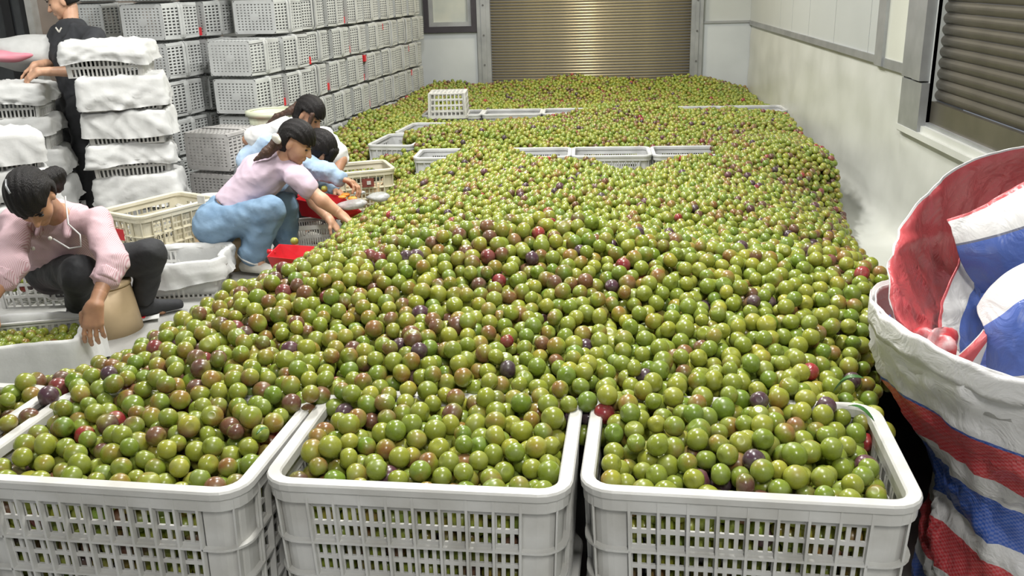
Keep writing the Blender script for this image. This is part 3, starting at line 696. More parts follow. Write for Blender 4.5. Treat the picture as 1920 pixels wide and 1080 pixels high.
# stacks at the left edge
for k, lab in enumerate(('basket under white cloth at the foot of the left edge stack', 'cloth-covered basket second from the floor in the left edge stack', 'cloth-covered basket third up in the left edge stack', 'bright cloth-covered basket topping the left edge stack')):
    p = P(2, 400, 5.4); covered((p[0]+(.03 if k % 2 else -.04)-.09*(k == 3), p[1]+.1, .01+k*.205), .5+.07*k, 40+k, lab, .9, 'left edge baskets')
for k, lab in enumerate(('grey bin of the man at the left edge, lowest', 'shadowed basket under the sorting basket', 'cloth-covered basket just under the one the man handles', 'open cloth-lined basket under the hands of the standing man')):
    p = P(35, 190, 6.25); covered((p[0]-.02*k, p[1], .16+k*.215), .35-.05*k, 60+k, ('shadowed basket low in the pile before the standing man', 'basket with a loose cloth corner, second in the pile before the man', lab, 'cloth-lined basket under the hands of the standing man')[k], .62 if k > 1 else .8, 'pile before the standing man')
e = P(35, 190, 6.25); pb = empty('wooden_crate', (e[0], e[1], 0), .35, 'grey box at the foot of the pile before the standing man', 'box')
MB().box(-.27, .27, -.2, .2, 0, .012).build('bottom', M['basket_dusty'], pb)
for s in (-1, 1):
    MB().box(-.27, .27, s*.2-.01, s*.2+.01, .012, .155).build('side_board', M['basket_dusty'], pb); MB().box(s*.26-.01, s*.26+.01, -.19, .19, .012, .155).build('end_board', M['basket_dusty'], pb)
# white sack with pink print lying on the pile
def blob(name, c, rx, ry, rz_, seed, mt, parent=None, amp=.02, n_=36, m_=20, yaw=0):
    g = sines(seed, 10, amp, 6, 26); v = []
    for j in range(m_+1):
        th = PI*j/m_
        for i in range(n_):
            ph = 2*PI*i/n_; x, y, z = rx*math.sin(th)*math.cos(ph), ry*math.sin(th)*math.sin(ph), rz_*math.cos(th); k_ = 1+g(x, y, z)/max(rx, ry, rz_)
            x, y, z = x*k_, y*k_, z*k_; v.append((c[0]+x*math.cos(yaw)-y*math.sin(yaw), c[1]+x*math.sin(yaw)+y*math.cos(yaw), c[2]+z))
    f = [(j*n_+i, j*n_+(i+1) % n_, (j+1)*n_+(i+1) % n_, (j+1)*n_+i) for j in range(m_) for i in range(n_)]
    return MB().add(v, f).build(name, mt, parent, True)
p = P(45, 92, 6.5); e = empty('white_sack', (p[0], p[1], p[2]-.06), .3, 'white woven sack with a pink print slumped beyond the man’s hands'.replace('’', ''), 'sack')
blob('sack_body', (0, .1, .03), .33, .15, .12, 3, M['cloth'], e, .05); blob('print_band', (-.1, -.02, .02), .18, .08, .035, 5, M['pink'], e, .045)

# ---------------------------------------------------------------- ivory crate, lined baskets, stools, scoops
cI = crate_parts(.60, .40, .36, M['ivory'], 6, 2, 4)
def label_plate(parent, x, y, z, w, h, mt, ax='x', name='label'):
    return (MB().box(x-w/2, x+w/2, y-.002, y+.002, z-h/2, z+h/2) if ax == 'x' else MB().box(x-.002, x+.002, y-w/2, y+w/2, z-h/2, z+h/2)).build(name, mt, parent)
# far-left corner of ivory crate near (218,385), front corner (355,395 bottom 460)
pc_ = P(300, 425, 5.55); iv = place_parts('plastic_crate', cI, (pc_[0]-.05, pc_[1]+.14, .0), math.radians(62), 'empty ivory crate with a red label beside the woman in denim', 'crate')
label_plate(iv, -.30+.004, .03, .235, .13, .065, M['red'], 'y')
p = P(388, 352, 6.0); tb = empty('plastic_tub', (p[0]-.02, p[1]+.05, 0), .1, 'white tub with a wavy rim behind the ivory crate', 'tub')
MB().lathe([(0, .004), (.17, .004), (.2, .27), (.205, .285), (.19, .285), (.16, .02), (0, .02)], 40).build('tub_body', M['basket_white'], tb, True)
MB().lathe([(.2, .268), (.215, .268), (.215, .28), (.2, .28)], 40).build('rim', M['basket_white'], tb, True)
def liner(w, d, h, seed, drop, out_):
    n1, n2 = sines(seed, 8, .006, 6, 26), creases(seed, .012); nz_ = lambda x, y, z: n1(x, y, z)+n2(x, y, z); nh = sines(seed+1, 6, .03, 4, 14)
    path = rrect(w, d, .05, 6); pp = []
    for i in range(len(path)):
        (p, q), (p2, q2) = path[i], path[(i+1) % len(path)]
        L_ = math.hypot(p2[0]-p[0], p2[1]-p[1]); k_ = max(1, int(L_/.025))
        for t in range(k_): s_ = t/k_; pp.append(((p[0]+(p2[0]-p[0])*s_, p[1]+(p2[1]-p[1])*s_), (q[0]+(q2[0]-q[0])*s_, q[1]+(q2[1]-q[1])*s_)))
    n_ = len(pp); rings = []
    prof = [(-.02, .02)]+[(-.022, h*t) for t in (.25, .5, .75, .93)]+[(-.015, h+.012), (.004, h+.017), (.016, h+.006)]+[(.016+out_*t, h+.006-(h*drop)*t) for t in (.2, .4, .6, .8, 1)]
    for j, (o, z) in enumerate(prof):
        R = []
        for p, q in pp:
            oo = o+nz_(p[0]*1.2, p[1]*1.2, z)*(1 if j else .2); zz = z+(nh(p[0], p[1], 1)*((j-7)/5 if j > 7 else .25 if j > 3 else 0))
            R.append((p[0]+q[0]*oo, p[1]+q[1]*oo, max(zz, .01)))
        rings.append(R)
    v = [c for R in rings for c in R]; f = [(i*n_+k_, i*n_+(k_+1) % n_, (i+1)*n_+(k_+1) % n_, (i+1)*n_+k_) for i in range(len(rings)-1) for k_ in range(n_)]
    f.append(tuple(range(n_-1, -1, -1)))
    return MB().add(v, f).mesh('cloth_liner', M['cloth'])
p = P(340, 517, 4.95); lb = place_parts('fruit_basket', bw, (-2.26, 4.76, 0), math.radians(10), 'white slotted basket with an empty cloth liner by the white sneakers', 'basket')
link('cloth_liner', liner(.50, .36, .20, 71, .55, .015), None, lb, True)
tbk = place_parts('fruit_basket', bw, (TUB['c'][0], TUB['c'][1], 0), TUB['rz'], 'cloth-lined basket of small green plums at the left edge under the hand', 'basket')
link('cloth_liner', liner(.52, .38, .21, 73, .97, .02), None, tbk, True)
fb = place_parts('fruit_basket', basket_parts(.46, .34, .21, M['basket_white'], 9, 7, 3, .05), (FU['c'][0], FU['c'][1], 0), FU['rz'], 'white slotted basket with a round black character medallion behind the seated woman', 'basket')
md_ = MB().lathe([(0, -.008), (.062, -.008), (.066, -.004), (.066, .004), (.06, .006), (.058, .002), (0, .002)], 32).build('medallion', M['crate'], fb, True, fn=lambda x, y, z: (.10+x*1.25, -.172-z, .105+y))
ink = MB()                                               # the good-fortune character, stroke by stroke
for a, b_ in (((-.040, .030), (-.030, .022)), ((-.052, .012), (-.022, .014)), ((-.022, .014), (-.050, -.014)), ((-.036, .002), (-.036, -.040)), ((-.034, -.004), (-.022, -.014)),
              ((-.008, .036), (.044, .036)), ((0, .024), (.036, .024)), ((0, .024), (0, .008)), ((.036, .024), (.036, .008)), ((0, .008), (.036, .008)),
              ((-.006, -.004), (.042, -.004)), ((-.006, -.004), (-.006, -.040)), ((.042, -.004), (.042, -.040)), ((-.006, -.040), (.042, -.040)), ((.018, -.004), (.018, -.040)), ((-.006, -.022), (.042, -.022))):
    ink.bar((.10+a[0], -.179, .105+a[1]), (.10+b_[0], -.179, .105+b_[1]), .004, .0075)
ink.build('character', M['black'], md_)
# crate of dark fruit at the heap's left edge
cG = crate_parts(.46, .40, .32, M['ivory'], 5, 2, 4)
cdk = place_parts('plastic_crate', cG, (-1.66, 6.56, .02), math.radians(24), 'tall off-white crate with a dark red mark holding dark produce, beside the white shirt', 'crate')
label_plate(cdk, .02, -.205, .235, .085, .06, mat('dark_red', (.20, .05, .04), .5), 'x', 'mark'); label_plate(cdk, .025, -.209, .235, .028, .026, M['crate'], 'x', 'mark')
dkm = mat('dark_produce', (.02, .03, .028), .5)
for k in range(16):
    a, rr = rnd.uniform(0, 6.28), rnd.uniform(0, .13)
    o = blob('dark_fruit', (0, 0, 0), .05, .035, .03, 90+k, dkm, None, .01, 12, 7, a); o.location = (-1.66+rr*math.cos(a), 6.56+rr*math.sin(a), .245+.012*(k % 3)); tag(o, ordinal(k+1)+' dark fruit of those lying in the tall off-white crate', 'fruit', 'dark fruit in the tall crate')
tag(MB().box(-.17, .17, -.14, .14, .0, .19).build('packing_board', M['tan'], None, fn=lambda x, y, z: (x-1.66, y+6.56, z+.03)), 'board filling the bottom of the crate of dark fruit', 'board')
# upturned basket on the far dividers
ub = place_parts('fruit_basket', basket_parts(.40, .42, .24, M['basket_white'], 8, 7, 4, .05), (-1.40, 9.32, .55), 0, 'white basket lying upside down on the far divider crates', 'basket', rot=(PI, 0, .06))
# pale green tub behind the white shirt
p = P(490, 205, 6.9); gt = empty('plastic_tub', (-2.36, 6.88, .0), 0, 'pale green tub on a stand behind the white-shirted woman', 'tub')
MB().lathe([(0, .42), (.15, .42), (.19, .70), (.17, .70), (.14, .44), (0, .44)], 32).build('tub_body', M['pale_green'], gt, True)
MB().lathe([(.185, .675), (.205, .675), (.205, .71), (.17, .71), (.17, .70), (.19, .698)], 32).build('rim', M['pale_green'], gt, True)
MB().box(-.14, .14, -.14, .14, 0, .42).build('stand', M['basket_dusty'], gt)
# stools
def bucket(loc, r0, r1, h, label, name='bucket_stool'):
    e = empty(name, loc, 0, label, 'stool')
    MB().lathe([(0, 0), (r0, 0), (r1, h-.02), (r1-.01, h-.02), (0, h-.02)], 36).build('bucket_wall', M['tan'], e, True)
    MB().lathe([(0, h-.015), (r1+.006, h-.015), (r1+.006, h), (r1, h+.004), (0, h+.004)], 36).build('seat_lid', M['tan'], e, True); return e
p = P(150, 545, 4.62); bucket((p[0]+.14, p[1]-.05, 0), .165, .135, .25, 'tan tapered tub used as a seat by the woman in the striped shirt')
p = P(412, 462, 5.5); bucket((p[0], p[1]+.07, 0), .15, .165, .23, 'tan round box used as a seat by the woman in the lilac top')
def scoop(loc, rz, label, tilt=0):
    """red shovel tray: flat floor, flared sides meeting in a pointed lip, open handle end"""
    e = empty('red_scoop', loc, rz, label, 'scoop'); e.rotation_euler = (0, tilt, rz)
    bot = [(-.13, -.085), (.04, -.095), (.15, 0), (.04, .095), (-.13, .085)]; top = [(-.16, -.12), (.05, -.135), (.23, 0), (.05, .135), (-.16, .12)]; zt = [.11, .10, .055, .10, .11]
    v = [(x, y, 0) for x, y in bot]+[(x, y, z) for (x, y), z in zip(top, zt)]; vi = [(x*.95, y*.95, .006) for x, y in bot]+[(x*.965, y*.965, z) for (x, y), z in zip(top, zt)]
    mb = MB(); mb.add(v+vi, [(4,3,2,1,0), (10,11,12,13,14)]+[(i, (i+1) % 5, 5+(i+1) % 5, 5+i) for i in range(5)]+[(10+i, 15+i, 15+(i+1) % 5, 10+(i+1) % 5) for i in range(5)]+[(5+i, 5+(i+1) % 5, 15+(i+1) % 5, 15+i) for i in range(5)])
    mb.build('tray', M['red'], e); MB().tube([(-.15, 0, .09), (-.17, 0, .10), (-.19, 0, .10)], .014, 10).build('handle', M['red'], e, True); return e
p = P(560, 463, 4.95); scoop((p[0], p[1]+.04, .13), .05, 'red plastic scoop beside the jeans hem at the heap edge', .06)
p = P(618, 366, 5.8); sc2 = scoop((p[0]-.03, p[1]+.0, .22), -.1, 'red plastic scoop resting on a white basket under the blue sleeve', .12)
for k, (x, y, d, lab) in enumerate(((552, 452, 4.92, 'single plum lying in the red scoop by the jeans hem'), (608, 354, 5.84, 'yellowish plum piece lying in the red scoop under the blue sleeve'))):
    p = P(x, y, d); o = link('plum', PM[k]); o.location = p; o['tint'] = .35; o['tone'] = .9; tag(o, lab, 'plum')
wbk = place_parts('fruit_basket', bw, (-1.72, 5.55, 0), .3, 'small white slotted basket between the sneakers and the reaching arm', 'basket'); wbk.scale = (.55, .6, .95)
# litter between the women
for k, (x, y, d, r_, mt, lab) in enumerate(((655, 385, 5.75, .075, 'bag', 'crumpled clear bag near the reaching hand'), (700, 370, 5.95, .085, 'bag', 'clear plastic bag spread against the tall off-white crate'), (672, 362, 6.0, .05, 'bag', 'glossy bag scrap by the blue-sleeved hand'))):
    p = P(x, y, d); tag(blob('plastic_bag', (p[0], p[1], p[2]), r_*1.0, r_*.75, r_*.38, 120+k, M[mt], None, .055, 40, 22), lab, 'bag')
for k, (x, y, d) in enumerate(((643, 375, 5.8), (650, 371, 5.85), (660, 378, 5.8))):
    p = P(x, y, d); tag(blob('orange_peel', (p[0], p[1], p[2]+.02), .03, .022, .012, 140+k, M['orange'], None, .012, 12, 8), ('leftmost', 'middle', 'rightmost')[k]+' scrap of orange peel among the plastic bags', 'peel', 'orange peel scraps')
def paper(px, py, d, w, h, mt, lab, yaw, name='paper_sheet'):
    p = P(px, py, d); g = sines(int(px), 5, .008, 8, 30); n_ = 8; v = []
    for i in range(n_+1):
        for j in range(n_+1):
            x, y = w*(i/n_-.5), h*(j/n_-.5); v.append((p[0]+x*math.cos(yaw)-y*math.sin(yaw), p[1]+x*math.sin(yaw)+y*math.cos(yaw), .014+abs(g(x, y, 0))))
    o = MB().add(v, [(i*(n_+1)+j, (i+1)*(n_+1)+j, (i+1)*(n_+1)+j+1, i*(n_+1)+j+1) for i in range(n_) for j in range(n_)]).build(name, M[mt], None, True)
    o.modifiers.new('thickness', 'SOLIDIFY').thickness = .002; tag(o, lab, 'paper')
paper(228, 560, 4.72, .34, .22, 'cloth', 'crumpled white sheet on the floor by the black shoe', .4); paper(232, 538, 4.85, .16, .1, 'purple', 'purple printed scrap under the black trousers', .9)
paper(238, 556, 4.70, .16, .08, 'red', 'red printed scrap on the white sheet by the shoe', .2); paper(10, 575, 4.6, .2, .12, 'red', 'red scrap on the floor at the left edge', .3)
paper(160, 470, 5.3, .5, .35, 'cloth', 'white sheet on the floor behind the seated woman', .1); paper(535, 500, 4.72, .22, .16, 'purple', 'dark purple scrap under the white sneakers', .3); paper(690, 420, 5.3, .2, .12, 'purple', 'purple scrap beside the reaching hand', .2)
# leaves caught in the plums
def leaf(p, L_, w_, yaw, pitch, lab):
    n_ = 8; v = []
    for i in range(n_+1):
        t = i/n_; ww = w_*math.sin(PI*t)**.7; z = .25*L_*math.sin(PI*t*.8)
        v += [(L_*t, -ww/2, z+ww*.25), (L_*t, 0, z), (L_*t, ww/2, z+ww*.25)]
    o = MB().add(v, [(3*i+k, 3*i+3+k, 3*i+4+k, 3*i+1+k) for i in range(n_) for k in (0, 1)]).build('plum_leaf', M['leaf'], None, True)
    o.location = p; o.rotation_euler = (0, pitch, yaw); o.modifiers.new('thickness', 'SOLIDIFY').thickness = .0008; tag(o, lab, 'leaf')
leaf(P(1562, 735, 1.99), .075, .022, -.5, -.5, 'long dark leaf standing up at the back of the crate by the striped sack'); leaf(P(680, 432, 4.95), .07, .03, .6, -.2, 'dark leaf beside the reaching hand on the heap')
leaf(P(1640, 790, 1.86), .06, .012, 2.4, -.1, 'thin dried leaf at the right rim of the crate by the sack'); leaf(P(480, 815, 1.86), .03, .008, 1, .1, 'tiny stalk leaf among the plums of the lower left crate')

# ---------------------------------------------------------------- people: smooth bodies from rounded bones
def surf_net(fn, lo, hi, h):
    lo = np.array(lo); n_ = np.maximum(np.ceil((np.array(hi)-lo)/h).astype(int)+1, 3)
    ax = [lo[k]+h*np.arange(n_[k]) for k in range(3)]
    g = np.stack(np.meshgrid(*ax, indexing='ij'), -1).astype(np.float32); D = fn(g).astype(np.float32); ins = D < 0
    cs = np.zeros(n_-1, int); acc = np.zeros((*(n_-1), 3), np.float32); cnt = np.zeros(n_-1, np.float32)
    for a in range(3):
        s0 = [slice(None)]*3; s1 = [slice(None)]*3; s0[a] = slice(0, -1); s1[a] = slice(1, None)
        d0, d1 = D[tuple(s0)], D[tuple(s1)]; cr = (d0 < 0) != (d1 < 0); t = np.where(cr, d0/np.where(cr, d0-d1, 1), 0)
        o = [k for k in range(3) if k != a]
        for i in (0, 1):
            for j in (0, 1):
                sl = [slice(None)]*3; sl[o[0]] = slice(i, i+n_[o[0]]-1); sl[o[1]] = slice(j, j+n_[o[1]]-1)
                c = cr[tuple(sl)]; tt = t[tuple(sl)]; cnt += c
                for k, v in ((a, tt), (o[0], np.float32(i)), (o[1], np.float32(j))): acc[..., k] += np.where(c, v, 0)
    act = cnt > 0; vid = -np.ones(act.shape, int); vid[act] = np.arange(act.sum())
    idx = np.argwhere(act); V = lo+h*(idx+acc[act]/cnt[act][:, None]); F = []
    for a in range(3):
        b_, c_ = (a+1) % 3, (a+2) % 3
        s0 = [slice(None)]*3; s1 = [slice(None)]*3; s0[a] = slice(0, -1); s1[a] = slice(1, None)
        cr = (ins[tuple(s0)] != ins[tuple(s1)]); w_ = np.argwhere(cr); w_ = w_[(w_[:, b_] > 0) & (w_[:, c_] > 0) & (w_[:, b_] < n_[b_]-1) & (w_[:, c_] < n_[c_]-1)]
        if not len(w_): continue
        q = []
        for db, dc in ((-1, -1), (0, -1), (0, 0), (-1, 0)):
            e = w_.copy(); e[:, b_] += db; e[:, c_] += dc; q.append(vid[e[:, 0], e[:, 1], e[:, 2]])
        q = np.stack(q, 1); fl_ = ~ins[w_[:, 0], w_[:, 1], w_[:, 2]]; q[fl_] = q[fl_][:, ::-1]; F.append(q)
    F = np.vstack(F); F = F[(F >= 0).all(1)]
    return V, F
def cone(p, a, b_, ra, rb, w_=None):
    a = np.asarray(a, np.float32); b_ = np.asarray(b_, np.float32); ab = b_-a; t = np.clip(((p-a)@ab)/max(float(ab@ab), 1e-9), 0, 1)
    return np.linalg.norm(p-a-t[..., None]*ab, axis=-1)-(ra+(rb-ra)*t)
def smin(a, b_, k):
    h = np.clip(.5+.5*(b_-a)/k, 0, 1); return b_*(1-h)+a*h-k*h*(1-h)
def folds(p, amp, sc, seed):
    r_ = np.random.RandomState(seed); d = 0
    q = p+.03*np.sin(p[..., [1, 2, 0]]*19+r_.uniform(0, 6, 3).astype(np.float32))
    for k in range(4):
        w_ = r_.normal(0, 1, 3).astype(np.float32); w_ *= sc*r_.uniform(.6, 1.5)/np.linalg.norm(w_); d = d+np.sin(q@w_+r_.uniform(0, 6))
    for k in range(4):                                    # sharper creases
        w_ = r_.normal(0, 1, 3).astype(np.float32); w_ *= sc*r_.uniform(.5, .9)/np.linalg.norm(w_); d = d-1.5*np.maximum(0, 1-3.0*np.abs(np.sin(q@w_+r_.uniform(0, 6))))
    return amp*.5*d
def bones_sdf(bones, k=.03, cuts=(), fold=None, core=0, ccuts=()):
    """core: the first bones are joined and trimmed by ccuts (collar, hem, waist) before the limbs are joined on"""
    def fn(p):
        d = None
        for i, b_ in enumerate(bones):
            e = cone(p, *b_[:4]); d = e if d is None else smin(d, e, b_[4] if len(b_) > 4 else k)
            if core and i == core-1:
                for c, n_ in ccuts:
                    n_ = np.asarray(n_, np.float32)/np.linalg.norm(n_); d = np.maximum(d, (p-np.asarray(c, np.float32))@n_)
        if fold: d = d+folds(p, *fold)
        for c, n_ in cuts:
            n_ = np.asarray(n_, np.float32)/np.linalg.norm(n_); d = np.maximum(d, (p-np.asarray(c, np.float32))@n_)
        return d
    return fn
def bbox(bones, m):
    A = np.array([b_[0] for b_ in bones]+[b_[1] for b_ in bones]); R = max(max(b_[2], b_[3]) for b_ in bones)+m
    return A.min(0)-R, A.max(0)+R
def net(fn, box, h): return surf_net(fn, box[0], box[1], h)
def sdf_obj(name, pieces, mt, parent):
    """pieces: list of (V, F) in world space joined into one mesh under parent"""
    o0 = np.array(parent.location); V = []; F = []; n_ = 0
    for v, f in pieces: V.append(v-o0); F.append(f+n_); n_ += len(v)
    me = bpy.data.meshes.new(name); V = np.vstack(V); F = np.vstack(F)
    me.vertices.add(len(V)); me.vertices.foreach_set('co', V.ravel().astype(np.float32))
    me.loops.add(F.size); me.loops.foreach_set('vertex_index', F.ravel().astype(np.int32)); me.polygons.add(len(F)); me.polygons.foreach_set('loop_start', np.arange(0, F.size, 4, dtype=np.int32))
    me.update(); me.validate()
    bm = bmesh.new(); bm.from_mesh(me)
    for _ in range(2): bmesh.ops.smooth_vert(bm, verts=bm.verts, factor=.35, use_axis_x=True, use_axis_y=True, use_axis_z=True)
    bm.to_mesh(me); bm.free()
    return link(name, me, mt, parent, True)
def unit(v): v = np.asarray(v, float); return v/np.linalg.norm(v)
def hand(w, d, n_, thumb, curl=.7, s=1.0):
    """w wrist, d towards the fingers, n_ palm side, thumb +-1 for its side"""
    d = unit(d); n_ = unit(n_-np.dot(n_, d)*d); sd = np.cross(d, n_)*thumb; b_ = []
    for k, u in enumerate((.030, .011, -.009, -.028)):
        kn = w+d*(.088-(.004, 0, .003, .012)[k])*s+sd*u*s; b_.append((w+d*.012+sd*u*.6*s, kn, .0155*s, .0105*s, .016))
        L = (.040, .045, .042, .033)[k]*s; c1, c2, c3 = curl*(.55+.06*k), curl*(1.25+.1*k), curl*(1.75+.1*k); q = kn
        for seg, a in ((L, c1), (L*.68, c2), (L*.55, c3)):
            e = q+seg*(d*math.cos(a)+n_*math.sin(a)+sd*(.12-.08*k)*.6); b_.append((q, e, .0088*s, .0078*s, .006)); q = e
    t0 = w+d*.028*s+sd*.026*s; t1 = t0+(d*.62+sd*.62+n_*.45)*.036*s; t2 = t1+(d*.85+sd*.12+n_*.5)*.032*s; t3 = t2+(d*.95-sd*.12+n_*.35)*.024*s
    b_ += [(w+d*.01, t0, .016*s, .015*s, .016), (t0, t1, .0125*s, .0105*s, .008), (t1, t2, .0105*s, .0092*s, .006), (t2, t3, .0092*s, .0075*s, .006)]
    return b_
def head_sdf(c, f, u):
    f = unit(f); u = unit(u-np.dot(u, f)*f); r_ = np.cross(f, u); R = np.stack([r_, f, u], 1).astype(np.float32); c = np.asarray(c, np.float32)
    def ell(q, o, a):
        a = np.array(a, np.float32); v = (q-np.array(o, np.float32))/a; l = np.linalg.norm(v, axis=-1); return (l-1)*min(a)*.5+(l-1)*float(np.mean(a))*.5
    def fn(p):
        q = (p-c)@R; q = q.copy(); q[..., 0] = np.abs(q[..., 0])
        d = ell(q, (0, -.01, .02), (.073, .09, .088)); d = smin(d, ell(q, (0, .03, -.045), (.052, .056, .062)), .035); d = smin(d, ell(q, (.034, .048, -.02), (.028, .03, .03)), .02)
        d = smin(d, cone(q, (0, .082, .012), (0, .105, -.022), .009, .012), .012); d = smin(d, cone(q, (0, .098, -.024), (.012, .092, -.024), .009, .006), .006)
        d = np.maximum(d, -(np.linalg.norm((q-np.array((.031, .097, .010), np.float32))/np.array((1.5, 1, .8), np.float32), axis=-1)-.0135))
        d = smin(d, ell(q, (0, .084, -.052), (.022, .011, .0055)), .005); d = smin(d, ell(q, (0, .083, -.062), (.018, .011, .006)), .005); d = smin(d, ell(q, (0, .07, -.088), (.022, .016, .014)), .015)
        d = smin(d, ell(q, (.074, -.008, -.008), (.009, .019, .03)), .006)
        return d
    return fn, R, c
def loc_(c, R, q): return np.asarray(c)+np.asarray(R)@np.array(q, float)
def person(name, label, J, sp):
    """J: joints in the world; sp: look. Body is one mesh; clothes, hair, shoes are parts."""
    foot = np.array(J['base']); e = empty(name, tuple(foot), 0, label, 'person', None)
    g = {k: np.asarray(v, float) for k, v in J.items() if k not in ('face', 'up')}
    hf, R, hc = head_sdf(g['head'], J['face'], J['up']); k_ = sp.get('k', 1.0)
    across = unit(g['sh_l']-g['sh_r']); ahip = unit(g['hip_l']-g['hip_r'])
    ch, pv = g['chest'], g['pelvis']; nk = g['neck']
    def torso(m, up=1.0):
        b_ = []
        for s in (-1, 1):
            b_ += [(pv+ahip*s*.065, ch+across*s*.065, .098*k_+m, .10*k_+m, .07), (ch+across*s*.065, nk+across*s*.05-.03*unit(nk-ch), .10*k_+m, .06*k_+m, .06)]
        b_ += [(ch, nk, .09+m, .055+m, .05)]
        return b_
    arm = lambda s, m, t=1.0: [(g['sh_'+s], g['el_'+s], .050*k_+m, .041*k_+m, .03)]
    sh_in = lambda s, m: [(nk-.02*unit(nk-ch), g['sh_'+s], .05+m, .05+m, .05)]
    leg = lambda s, m: [(g['hip_'+s], g['kn_'+s], .083*k_+m, .060*k_+m, .05), (g['kn_'+s], g['an_'+s], .058*k_+m, .038+m, .03)]
    body = torso(-.012)+[(nk-.03*unit(nk-ch), loc_(hc, R, (0, -.03, -.05)), .052, .050, .03)]
    for s in 'lr': body += sh_in(s, -.012)+arm(s, -.006)+[(g['el_'+s], g['wr_'+s], .041*k_, .027*k_, .02)]+[(q[0], q[1], q[2]-.01, q[3]-.008, q[4]) for q in leg(s, 0)]+[(g['an_'+s], g['toe_'+s], .036, .03, .02)]
    pcs = [net(bones_sdf(body), bbox(body, .03), .0105)]
    pcs.append(surf_net(hf, hc-.15, hc+.15, .0052))
    for s in 'lr':
        if 'hd_'+s in g:
            hb = hand(g['wr_'+s]-.01*unit(g['hd_'+s]), g['hd_'+s], np.asarray(J['pn_'+s], float), -1 if s == 'l' else 1, sp.get('curl_'+s, .7), sp.get('hs', 1.0))
            hb = [(g['el_'+s]*.25+g['wr_'+s]*.75, g['wr_'+s], .031*k_, .026*k_, .02)]+hb
            pcs.append(net(bones_sdf(hb, .006), bbox(hb, .015), .0042))
    sdf_obj('body', pcs, sp['skin'], e)
    # eyes and brows
    for s in (-1, 1):
        p = loc_(hc, R, (s*.031, .079, .010)); mb = MB().lathe([(0, .008), (.006, .0066), (.0095, 0), (.006, -.0066), (0, -.008)], 10)
        me = mb.mesh('eye', M['black'], lambda x, y, z, p=p: tuple(p-foot+np.asarray(R)@np.array((x*1.3, y*.8, z*.55)))); link('eye', me, None, e, True)
        q = [loc_(hc, R, v)-foot for v in ((s*.016, .088, .034), (s*.032, .087, .039), (s*.05, .076, .034))]; MB().tube(q, [.003, .0036, .002], 6).build('eyebrow', sp['hair'], e, True)
    # hair: cap over the skull less the face, plus its tails
    def cap(p):
        q = (p-hc)@R.astype(np.float32); a = np.array((.087, .106, .104), np.float32)*np.float32(sp.get('hk', 1)); v = (q-np.array((0, -.014, .026), np.float32))/a; l = np.linalg.norm(v, axis=-1); d = (l-1)*.095
        d = smin(d, np.linalg.norm((q-np.array((0, -.062, -.03), np.float32))/np.array((1.25, .75, 1.1), np.float32), axis=-1)-.055, .03)
        hl = sp.get('hairline', .055); rem = np.maximum(np.maximum(sp.get('front', .022)-q[..., 1]-.25*np.abs(q[..., 0]), q[..., 2]-hl), -9); d = np.maximum(d, -rem)
        d = np.maximum(d, -(q[..., 2]+sp.get('nape', .085)))
        return d+.0022*np.sin(q[..., 0]*230+np.sin(q[..., 2]*40)*2)
    hp = [surf_net(cap, hc-.16, hc+.16, .0055)]; sdf_obj('hair', hp, sp['hair'], e)
    for nm, pl in sp.get('tails', ()):
        b_ = [(loc_(hc, R, a) if len(a) == 3 else np.array(a[1]), loc_(hc, R, q) if len(q) == 3 else np.array(q[1]), ra, rb, .02) for a, q, ra, rb in pl]
        fn0 = bones_sdf(b_, .02); fn = lambda p, fn0=fn0: fn0(p)+.002*np.sin((p@np.array((.6, .7, .3), np.float32))*330)
        sdf_obj(nm, [net(fn, bbox(b_, .02), .006)], sp.get('tailmat', sp['hair']), e)
    # clothes
    for nm, mt, kind, opt in sp['clothes']:
        m = opt.get('m', .006); cuts = list(opt.get('cuts', ())); b_ = []; core = 0; cc = []
        if kind == 'top':
            b_ = torso(m); core = len(b_)
            fr = opt.get('sleeve', .5)
            for s in opt.get('arms', 'lr'):
                b_ += sh_in(s, m-.004)
                if fr <= 1: b_ += [(g['sh_'+s], g['sh_'+s]+(g['el_'+s]-g['sh_'+s])*fr, .052*k_+m, .047*k_+m+opt.get('flare', .008), .03)]
                else:
                    b_ += [(g['sh_'+s], g['el_'+s], .052*k_+m, .046*k_+m, .03), (g['el_'+s], g['el_'+s]+(g['wr_'+s]-g['el_'+s])*(fr-1), .046*k_+m, .040*k_+m, .02)]
            cc += [(nk+.022*unit(nk-ch), nk-ch)]
            if 'hem' in opt: cc += [(pv+(ch-pv)*opt['hem'], pv-ch)]
        elif kind == 'bottom':
            b_ = [(g['hip_l'], g['hip_r'], .10*k_+m, .10*k_+m, .06)]+[(pv+ahip*s*.06, pv+(ch-pv)*opt.get('waist', .35)+ahip*s*.05, .10*k_+m, .095*k_+m, .06) for s in (-1, 1)]; core = len(b_)
            for s in 'lr': b_ += [(g['hip_'+s], g['kn_'+s], .088*k_+m, .066*k_+m, .05), (g['kn_'+s], g['an_'+s]+(g['kn_'+s]-g['an_'+s])*opt.get('short', .06), .066*k_+m, opt.get('cuff', .055), .03)]
            cc += [(pv+(ch-pv)*opt.get('waist', .35), ch-pv)]
        elif kind == 'bones': b_ = [tuple(q) if len(q) > 4 else (*q, .02) for q in opt['bones']]
        sdf_obj(nm, [net(bones_sdf(b_, .03, cuts, opt.get('fold', (.0035, 60, len(nm)+int(abs(foot[0])*10))), core, cc), bbox(b_, .03), opt.get('h', .0095))], mt, e)
